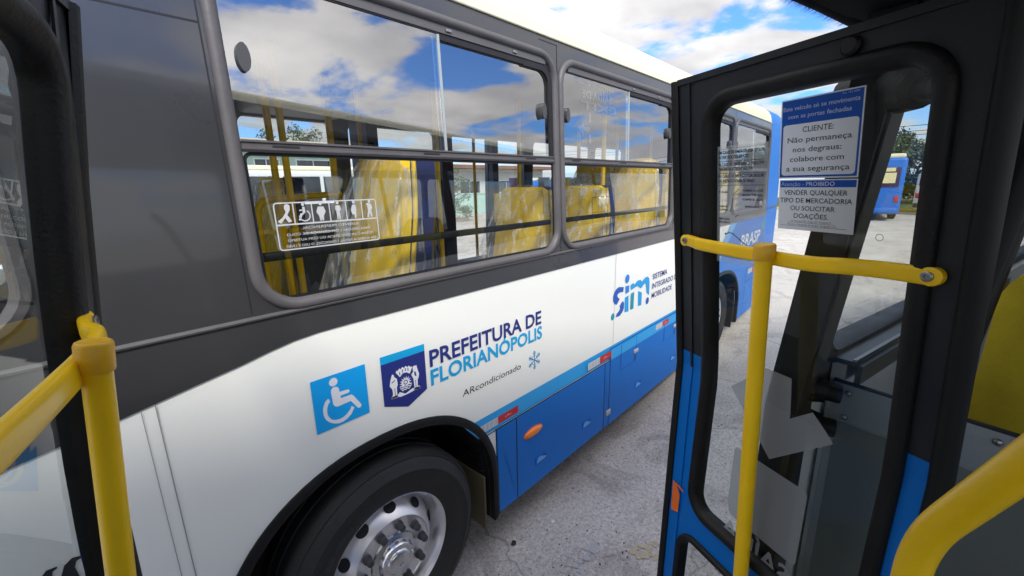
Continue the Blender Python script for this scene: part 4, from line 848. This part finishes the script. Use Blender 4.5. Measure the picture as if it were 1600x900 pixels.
# papers and stickers on the right leaf (text runs from the free edge towards the hinge)
o=-.0065
bm=bmesh.new()
add_sheet(bm,rect(-.042,.109,.001,.152),[],fR,o,mi=0)
add_sheet(bm,rect(-.0395,.1065,.108,.1495),[],fR,o+.0004,mi=1)
def ringp(a0,a1,b0,b1,w_):
    add_sheet(bm,rect(a0,a1,b0,b1),[rr(a0+w_,a1-w_,b0+w_,b1-w_,.006,0,4,2)],fR,o+.0004,mi=1)
ringp(-.0395,.1065,.0035,.108,.0035)
add_text(bm,'Este veículo só se movimenta',.104,-.035,.1305,.0078,fR,o+.0008,mi=0,bold=.01)
add_text(bm,'com as portas fechadas',.0935,-.0225,.1155,.0078,fR,o+.0008,mi=0,bold=.01)
add_text(bm,'Art. 152 2009',-.005,-.033,.1445,.003,fR,o+.0008,mi=0)
for k,(tx,a,b_) in enumerate((('CLIENTE:',.063,.006),('Não permaneça',.0925,-.0265),('nos degraus:',.0805,-.0105),('colabore com',.0855,-.016),('a sua segurança',.0925,-.027))): add_text(bm,tx,a,b_,.0885-.0183*k,.0098,fR,o+.0008,mi=2,bold=.004)
obj('notice_sticker',bm,[poster_w,poster_b,ink],lr)
bm=bmesh.new()
add_sheet(bm,rect(-.0425,.106,-.1025,-.0015),[],fR,o,mi=0); add_sheet(bm,rect(-.0405,.104,-.0165,-.0035),[],fR,o+.0004,mi=1)
add_text(bm,'Atenção -',.102,.054,-.0138,.0078,fR,o+.0008,mi=3); add_text(bm,'PROIBIDO',.050,-.004,-.0138,.0078,fR,o+.0008,mi=0,bold=.02)
for k,(tx,a,b_) in enumerate((('VENDER QUALQUER',.0945,-.0275),('TIPO DE MERCADORIA',.1025,-.0365),('OU SOLICITAR',.0795,-.0075),('DOAÇÕES.',.0715,.0035))): add_text(bm,tx,a,b_,-.0315-.0155*k,.0092,fR,o+.0008,mi=2,bold=.006)
add_text(bm,'Lei Municipal 034 - Artigo 107 - Parágrafo 2º',.077,-.003,-.0855,.003,fR,o+.0008,mi=2); add_text(bm,'Direitos e Obrigações do Usuário - Parágrafo 1.1.9',.084,-.011,-.0925,.003,fR,o+.0008,mi=2)
for z,a,b_ in ((-.0875,.084,-.010),(-.0945,.10,-.03)): add_sheet(bm,rect(b_,a,z,z+.0005),[],fR,o+.0008,mi=2)
obj('notice_sticker',bm,[poster_w,poster_b,ink,mat('poster_pale',(.35,.50,.75),.5)],lr)
# clear safety-instruction film with dark lettering
bm=bmesh.new(); add_sheet(bm,rect(.135,.268,-.20,.078),[],fR,o); stf=obj('clear_sticker',bm,thin(paper('clear_film',(.74,.76,.78),.5),.62),lr)
bm=bmesh.new()
def tl(t,a,b_,z,h): add_text(bm,t,a,b_,z,h*1.12,fR,o+.0008,bold=.03)
tl('EM CASO DE EMERGÊNCIA SEGUIR',.264,.142,.060,.0062); tl('AS INSTRUÇÕES ABAIXO',.264,.18,.049,.0062); tl('IN CASE OF EMERGENCY FOLLOW',.264,.142,.033,.0062); tl('THE INSTRUCTIONS BELOW',.264,.17,.022,.0062); tl('EN CASO DE EMERGENCIA SEGUIR',.264,.142,.006,.0062); tl('LAS INSTRUCCIONES DE ABAJO',.264,.165,-.005,.0062)
for z in (.0425,.0155,-.012): add_sheet(bm,rect(.140,.265,z,z+.0010),[],fR,o+.0008)
for a,b_,z,t in ((.195,.143,-.026,'ROMPER O LACRE'),(.195,.143,-.036,'BREAK THE SEAL'),(.195,.143,-.046,'ROMPER EL SELLO'),(.262,.235,-.030,'PUXAR'),(.262,.235,-.064,'ABRIR'),(.262,.235,-.072,'OPEN'),(.262,.230,-.094,'EMPURRE'),(.262,.230,-.102,'PUSH'),(.188,.143,-.062,'EMERGENCY'),(.262,.19,-.155,'USE SOMENTE EM'),(.262,.19,-.165,'CASO DE PERIGO'),(.262,.20,-.176,'EMERGENCY ONLY'),(.262,.19,-.186,'USO EXCLUSIVO')): tl(t,a,b_,z,.0042)
def arc(pts,w_):
    P=[Vector((a,b_)) for a,b_ in pts]; up_=[];dn=[]
    for i,p in enumerate(P):
        t_=(P[min(i+1,len(P)-1)]-P[max(i-1,0)]).normalized(); q=Vector((-t_.y,t_.x))*w_/2; up_.append(tuple(p+q)); dn.append(tuple(p-q))
    add_sheet(bm,up_+dn[::-1],[],fR,o+.0006)
arc([(.240,-.128),(.232,-.124),(.220,-.126),(.208,-.134),(.195,-.142),(.184,-.148),(.179,-.156)],.0022); arc([(.222,-.036),(.215,-.028),(.205,-.020)],.0012); arc([(.222,-.04),(.224,-.06),(.23,-.074)],.0016); arc([(.215,-.085),(.205,-.080)],.0014)
add_sheet(bm,ellipse(.242,-.128,.0025,.0025,10),[],fR,o+.0006); add_sheet(bm,ellipse(.178,-.157,.003,.003,10),[],fR,o+.0006)
obj('sticker_lettering',bm,mat('film_ink',(.012,.012,.014),.6),lr)
bm=bmesh.new(); add_sheet(bm,ellipse(-.0845,-.103,.0062,.0062,20),[ellipse(-.0845,-.103,.0054,.0054,20)],fR,o); obj('round_mark',bm,ink,lr)
# large frosted arrow and lettering, printed to be read from outside
def exit_marks(fn,lf):
    bm=bmesh.new(); o=-.0062
    for pl in ([(.218,-.534),(.175,-.494),(.110,-.465),(.056,-.462),(.054,-.542),(.005,-.499),(-.043,-.549),(.086,-.668)],): pass
    add_sheet(bm,[(.218,-.535),(.172,-.492),(.128,-.531),(.128,-.44),(.056,-.44),(.054,-.542),(.005,-.499),(-.043,-.549),(.086,-.668)],[],fn,o,cuts=(-.53,))
    add_sheet(bm,[(.176,-.690),(.182,-.700),(.180,-.863),(.170,-.887),(.160,-.890),(-.006,-.890),(-.014,-.880),(-.013,-.700),(-.004,-.690)],[],fn,o)
    add_text(bm,'SAÍDA',-.005,.188,-.958,.052,fn,o,bold=.02)
    return obj('frosted_sticker',bm,stick_g,lf)
exit_marks(fR,lr)
bm=bmesh.new(); add_text(bm,'SAÍDA',-.02,.25,-.962,.10,fL,-.0062,bold=.03); obj('frosted_sticker',bm,stick_g,ll)
bm=bmesh.new(); add_sheet(bm,[(.352,-.922),(.366,-.918),(.362,-1.022),(.334,-1.012),(.334,-.95)],[],fR,.0075); add_sheet(bm,[(.352,-.918),(.322,-.925),(.322,-.932),(.352,-.925)],[],fR,.0075); obj('reflective_tape',bm,orangep,lr)
bm=bmesh.new(); add_lathe(bm,[(.016,0),(.016,.008),(.012,.012),(0,.012)],fR(-.02,.216,.001),fR(0,.2,1)-fR(0,.2,0),18); obj('stop_bolt',bm,rubber,lr,True)
# ------------------------------------------------------------------ the yard beyond
def leafmat(name,c): return mat(name,c,.6,var=.45,vscale=.9)
def make_tree(name,label,loc,h,wd,seed,cm,group='trees beyond the yard'):
    rs=random.Random(seed); t=thing(name,label,'tree',loc,rs.uniform(0,6),group); M0=Vector(loc)
    bm=bmesh.new(); tips=[]
    add_tube(bm,[M0,M0+Vector((.05,.02,h*.25)),M0+Vector((-.03,.05,h*.5)),M0+Vector((.05,0,h*.75))],[.028*h,.022*h,.016*h,.006*h],8)
    for k in range(9):
        a_=rs.uniform(0,6.28); z=h*rs.uniform(.28,.7); l_=wd*rs.uniform(.28,.48); e_=M0+Vector((math.cos(a_)*l_,math.sin(a_)*l_,z+h*rs.uniform(.08,.25)))
        add_tube(bm,[M0+Vector((0,0,z)),M0+Vector((math.cos(a_)*l_*.5,math.sin(a_)*l_*.5,z+h*.07)),e_],[.010*h,.006*h,.002*h],5); tips.append(e_)
    obj('trunk',bm,mat('bark',(.09,.07,.05),.9,var=.3),t,True)
    bm=bmesh.new(); cl=[]
    for k in range(44):
        a_=rs.uniform(0,6.28); q=math.sqrt(rs.random())*wd*.5; z=h*(.12+.86*rs.random()*(1-.55*(q/(wd*.5))**2)); cl.append((M0+Vector((math.cos(a_)*q,math.sin(a_)*q,z)),wd*rs.uniform(.07,.16)))
    cl+=[(e_,wd*.12) for e_ in tips]
    for c_,rad in cl:
        for i in range(110):
            d_=Vector((rs.gauss(0,1),rs.gauss(0,1),rs.gauss(0,.75))); d_=d_.normalized()*rad*rs.uniform(.45,1.05); p=c_+d_; s_=rs.uniform(.025,.05)*wd*.55
            a_=Vector((rs.gauss(0,1),rs.gauss(0,1),rs.gauss(0,1))).normalized(); b_=a_.orthogonal().normalized()
            f=bm.faces.new([bm.verts.new(p-a_*s_),bm.verts.new(p+b_*s_*.6),bm.verts.new(p+a_*s_),bm.verts.new(p-b_*s_*.6)]); f.material_index=0 if rs.random()<.6 else 1
    obj('crown',bm,cm,t); return t
g1=[leafmat('leaf_dark',(.035,.062,.024)),leafmat('leaf_mid',(.065,.10,.032))]; g2=[leafmat('leaf_olive',(.06,.078,.03)),leafmat('leaf_light',(.095,.12,.045))]
def pol(az,h): return (h*math.sin(R(az)),h*math.cos(R(az)),0)
trees=[(86.6,47,5.6,5,g1,'dark bushy tree at the left end of the far row of trees'),(89.3,50,6.3,6,g2,'olive green tree directly behind the far blue bus'),(91.4,49,5.9,5.5,g1,'dense dark tree behind the white minibus'),(94.2,50,6.2,6,g1,'round dark tree beside the window pillar on the right'),(96.6,47,6.8,6,g2,'tall pale tree seen in the slit at the right edge of the photo'),(99.5,50,6.0,6,g1,'dark tree at the far right end of the row behind the doors')]
for i,(az,h_,hh,wd,cm,lb) in enumerate(trees): make_tree('broadleaf_tree',lb,pol(az,h_),hh,wd,20+i,cm)
make_tree('broadleaf_tree','small round green tree beside the low wall, seen through the white bus windows',(17.5,21,0),3.4,2.6,61,g2,None)
make_tree('broadleaf_tree','tree rising behind the mint green depot building',(13.5,34,0),7.6,5,62,g1,None)
for k,z in enumerate((4.9,5.15,5.5)):
    bm=bmesh.new(); P=[Vector((41,-22+4*i,z+.0045*((i-8)*4)**2*.05)) for i in range(17)]; add_tube(bm,P,.02,5); tag(obj('power_line',bm,blackm),['lowest','middle','topmost'][k]+' of the overhead wires in front of the far trees','wire','overhead wires')
bm=bmesh.new(); add_box(bm,(37,2,.09),(.35,60,.18),bev=.03); tag(obj('kerb',bm,mat('kerb_yellow',(.62,.40,.04),.7,var=.2)),'yellow painted kerb at the far edge of the yard below the trees','kerb')
bm=bmesh.new(); add_sheet(bm,rect(37.2,60,-60,60),[],lambda x,y,o: Vector((x,y,.06))); g=obj('verge',bm,mat('verge_green',(.06,.09,.03),.9,var=.4,vscale=1.)); g['kind']='structure'
# far blue bus
def small_bus(name,label,loc,rz,L_,bodym,backm,hgt=3.15,group=None):
    t=thing(name,label,'bus',loc,rz,group); Mx=MW[t.name]
    W=lambda x,y,z: (Mx@Vector((x,y,z,1))).to_3d()
    rot=Matrix.Rotation(rz,3,'Z')
    bm=bmesh.new(); add_box(bm,W(L_/2,0,.35+(hgt-.55)/2),(L_,2.5,hgt-.55),rot,bev=.16,seg=4); obj('body',bm,bodym,t,True)
    bm=bmesh.new(); add_box(bm,W(L_/2,0,hgt-.14),(L_-.1,2.3,.24),rot,bev=.10,seg=3); obj('roof',bm,cream,t,True)
    for sg in (-1,1):
        for k in range(int(L_/1.6)):
            x=.5+1.6*k; bm=bmesh.new(); add_box(bm,W(x+.72,sg*1.252,2.12),(1.45,.03,1.0),rot,bev=.012); obj('window',bm,mat('far_window',(.03,.035,.04),.12,spec=.8),t,True)
        for x in (2.0,L_-2.6):
            bm=bmesh.new(); add_lathe(bm,[(.0,.05),(.10,.07),(.27,.02),(.29,.05),(.40,.06),(.49,.02),(.49,-.25),(0,-.25)],W(x,sg*1.23,.49),W(0,sg,0)-W(0,0,0),28); wq=obj('wheel',bm,tyre,t,True)
            bm=bmesh.new(); add_lathe(bm,[(0,.075),(.1,.08),(.16,.06),(.27,.035)],W(x,sg*1.23,.49),W(0,sg,0)-W(0,0,0),24); obj('rim',bm,alu,wq,True)
    bm=bmesh.new(); add_box(bm,W(-.012,0,2.15),(.03,2.1,.95),rot,bev=.01); obj('rear_window',bm,mat('rear_panel',(.05,.02,.05),.3),t,True)
    bm=bmesh.new(); add_box(bm,W(-.035,-.45,2.12),(.012,.9,.50),rot); add_box(bm,W(-.035,-.62,2.52),(.012,.45,.18),rot); obj('rear_advert',bm,mat('advert_cream',(.72,.62,.34),.5),t)
    for sg in (-1,1):
        bm=bmesh.new(); add_box(bm,W(-.02,sg*1.05,1.1),(.04,.16,.28),rot,bev=.01); obj('tail_light',bm,red,t,True)
    bm=bmesh.new(); add_box(bm,W(-.05,0,.55),(.12,2.3,.26),rot,bev=.04); obj('bumper',bm,backm,t,True)
    if bodym.name=='bus_white':
        for sg in (-1,1): bm=bmesh.new(); add_box(bm,W(L_/2,sg*1.253,.98),(L_-.3,.014,1.12),rot); obj('side_band',bm,char,t)  # dark band added to dim the sunlit lower body
    if bodym is blue or bodym.name=='far_blue':
        bm=bmesh.new(); add_box(bm,W(L_/2+1.2,-1.253,1.15),(L_-3.2,.012,.6),rot); obj('side_band',bm,white,t)
    return t
fb=mat('far_blue',(.01,.13,.52),.35,coat=.3)
small_bus('city_bus','blue city bus with a rear advert, parked far across the yard before the trees',(28.6,1.45,0),R(5),10.5,fb,fb,3.3,GB)
small_bus('minibus','white minibus parked beyond the far blue bus on its right',(33.6,-1.35,0),R(-25),6.0,mat('van_white',(.7,.71,.72),.4),blackm,2.55,None)
small_bus('minibus','white minibus at the right edge of the photo, beyond the door pillar',(29.5,-4.55,0),R(-60),6.0,MATS['van_white'],blackm,2.5,None)
# depot buildings and buses on the far side of the white bus
mint=mat('mint_render',(.42,.60,.52),.8,var=.06); offw=mat('offwhite_render',(.62,.60,.55),.8,var=.06)
def building(name,label,x0,x1,y0,y1,h,m,wins_,roofm):
    t=thing(name,label,'building',((x0+x1)/2,(y0+y1)/2,0)); 
    bm=bmesh.new(); add_sheet(bm,rect(x0,x1,0,h),[rect(a,b_,c_,d_) for a,b_,c_,d_ in wins_],lambda x,z,o: Vector((x,y0-o,z)),0,-.15); add_box(bm,(x0+.1,(y0+y1)/2+.1,h/2),(.2,y1-y0-.2,h)); add_box(bm,(x1-.1,(y0+y1)/2+.1,h/2),(.2,y1-y0-.2,h)); add_box(bm,((x0+x1)/2,y1,h/2),(x1-x0,.2,h)); wl=obj('wall',bm,m,t)
    for a,b_,c_,d_ in wins_:
        bm=bmesh.new(); add_box(bm,((a+b_)/2,y0+.10,(c_+d_)/2),(b_-a,.02,d_-c_)); f=obj('window',bm,mat('building_glass',(.03,.04,.045),.1,spec=.8),t)
        bm=bmesh.new(); add_sheet(bm,rect(a-.06,b_+.06,c_-.06,d_+.06),[rect(a,b_,c_,d_)],lambda x,z,o: Vector((x,y0-o,z)),.002,.05); add_box(bm,((a+b_)/2,y0+.08,(c_+d_)/2),(.05,.03,d_-c_)); obj('window_trim',bm,whitep,f)
    bm=bmesh.new(); add_box(bm,((x0+x1)/2,(y0+y1)/2-.4,h+.16),(x1-x0+.8,y1-y0+1.4,.32),bev=.03); obj('roof',bm,roofm,t)
    return t
building('depot_building','two tone mint green depot building with a cream roof edge, seen through the first window',4.2,12.4,24,34,4.15,mint,[(5.2,6.6,2.4,3.6),(7.6,8.7,2.4,3.6),(9.6,11.4,2.4,3.6),(5.6,7.2,.2,1.9)],mat('roof_cream',(.70,.62,.48),.7))
building('depot_building','low off white depot building with a brown roof on the right, behind the bus windows',21,38,30,40,3.6,offw,[(22.5,24.5,1.2,2.5),(26,28.5,1.2,2.5),(31,33.5,1.2,2.5)],mat('roof_brown',(.20,.11,.08),.8))
bm=bmesh.new(); add_box(bm,(24,25,.75),(24,.2,1.5)); add_box(bm,(24,25,1.53),(24,.3,.08)); tag(obj('boundary_wall',bm,mint),'low mint green boundary wall beyond the yard, seen through the bus windows','wall')
small_bus('city_bus','blue city bus parked behind, its wheel seen through the left door glass',(1.35,14.9,0),R(180),10.5,fb,fb,3.1,GB)
sbus=small_bus('city_bus','white city bus parked behind, seen through the first side window',(4.4,19.0,0),R(2),8.6,mat('bus_white',(.72,.73,.72),.4),blackm,3.05,GB)
small_bus('city_bus','white and blue bus farther right behind, seen low through the second side window',(24.0,21.0,0),R(3),9.5,fb,fb,2.6,GB)
# bits lying on the ground
def bit(name,label,cat,px_,py_,pts,h,m):
    bm=bmesh.new(); add_sheet(bm,[(px_+a,py_+b_) for a,b_ in pts],[],lambda x,y,o: Vector((x,y,.004+o+.35*((x-px_)**2+(y-py_)**2)**.5)),0,h); tag(obj(name,bm,m),label,cat)
rs=random.Random(5)
def blob(s,n=9): return [(s*(.6+.5*rs.random())*math.cos(2*math.pi*k/n),s*(.5+.5*rs.random())*math.sin(2*math.pi*k/n)) for k in range(n)]
bit('dry_leaf','dark dry leaf lying on the concrete just behind the front wheel','leaf',1.588,1.483,blob(.022),.002,mat('leaf_litter',(.03,.022,.016),.8))
bit('paper_scrap','white paper scrap lying on the concrete beside the bus skirt','litter',1.886,1.407,blob(.018,7),.002,whitep)
bit('foil_scrap','small pale foil curl on the concrete right of the front tyre','litter',1.664,1.475,blob(.013,7),.003,silver)
bit('foil_scrap','tiny grey foil curl on the concrete, the one closest to the front tyre','litter',1.60,1.548,blob(.011,6),.003,silver)
bm=bmesh.new()
for k in range(26):
    a_,q=rs.uniform(0,6.28),.075*math.sqrt(rs.random()); add_sheet(bm,[(2.09+q*math.cos(a_)*1.3+x,.86+q*math.sin(a_)+y) for x,y in blob(rs.uniform(.008,.026),8)],[],lambda x,y,o: Vector((x,y,.004+.00005*k)))
o_=obj('paint_stain',bm,mat('stain_yellow',(.46,.39,.27),.85,var=.2,vscale=40)); o_['kind']='structure'
bm=bmesh.new()
for k in range(40):
    a_,q=rs.uniform(0,6.28),.12*math.sqrt(rs.random()); add_sheet(bm,[(1.69+q*math.cos(a_)*1.8+x,1.12+q*math.sin(a_)*.8+y) for x,y in blob(rs.uniform(.008,.03),8)],[],lambda x,y,o: Vector((x,y,.004+.00005*k)))
o_=obj('cement_stain',bm,mat('stain_pale',(.42,.42,.43),.85,var=.2,vscale=40)); o_['kind']='structure'
bm=bmesh.new()
for k in range(420):
    x,y=rs.uniform(1.2,4.2),rs.uniform(.05,1.5); s_=rs.choice((.002,.003,.003,.004,.006))
    r_=bmesh.ops.create_icosphere(bm,subdivisions=1,radius=s_); 
    for v in r_['verts']: v.co=Vector((v.co.x*rs.uniform(.7,1.3)+x,v.co.y+y,v.co.z*.7+s_*.5))
o_=obj('grit',bm,mat('grit',(.10,.09,.08),.9,var=.5,vscale=90)); o_['kind']='stuff'
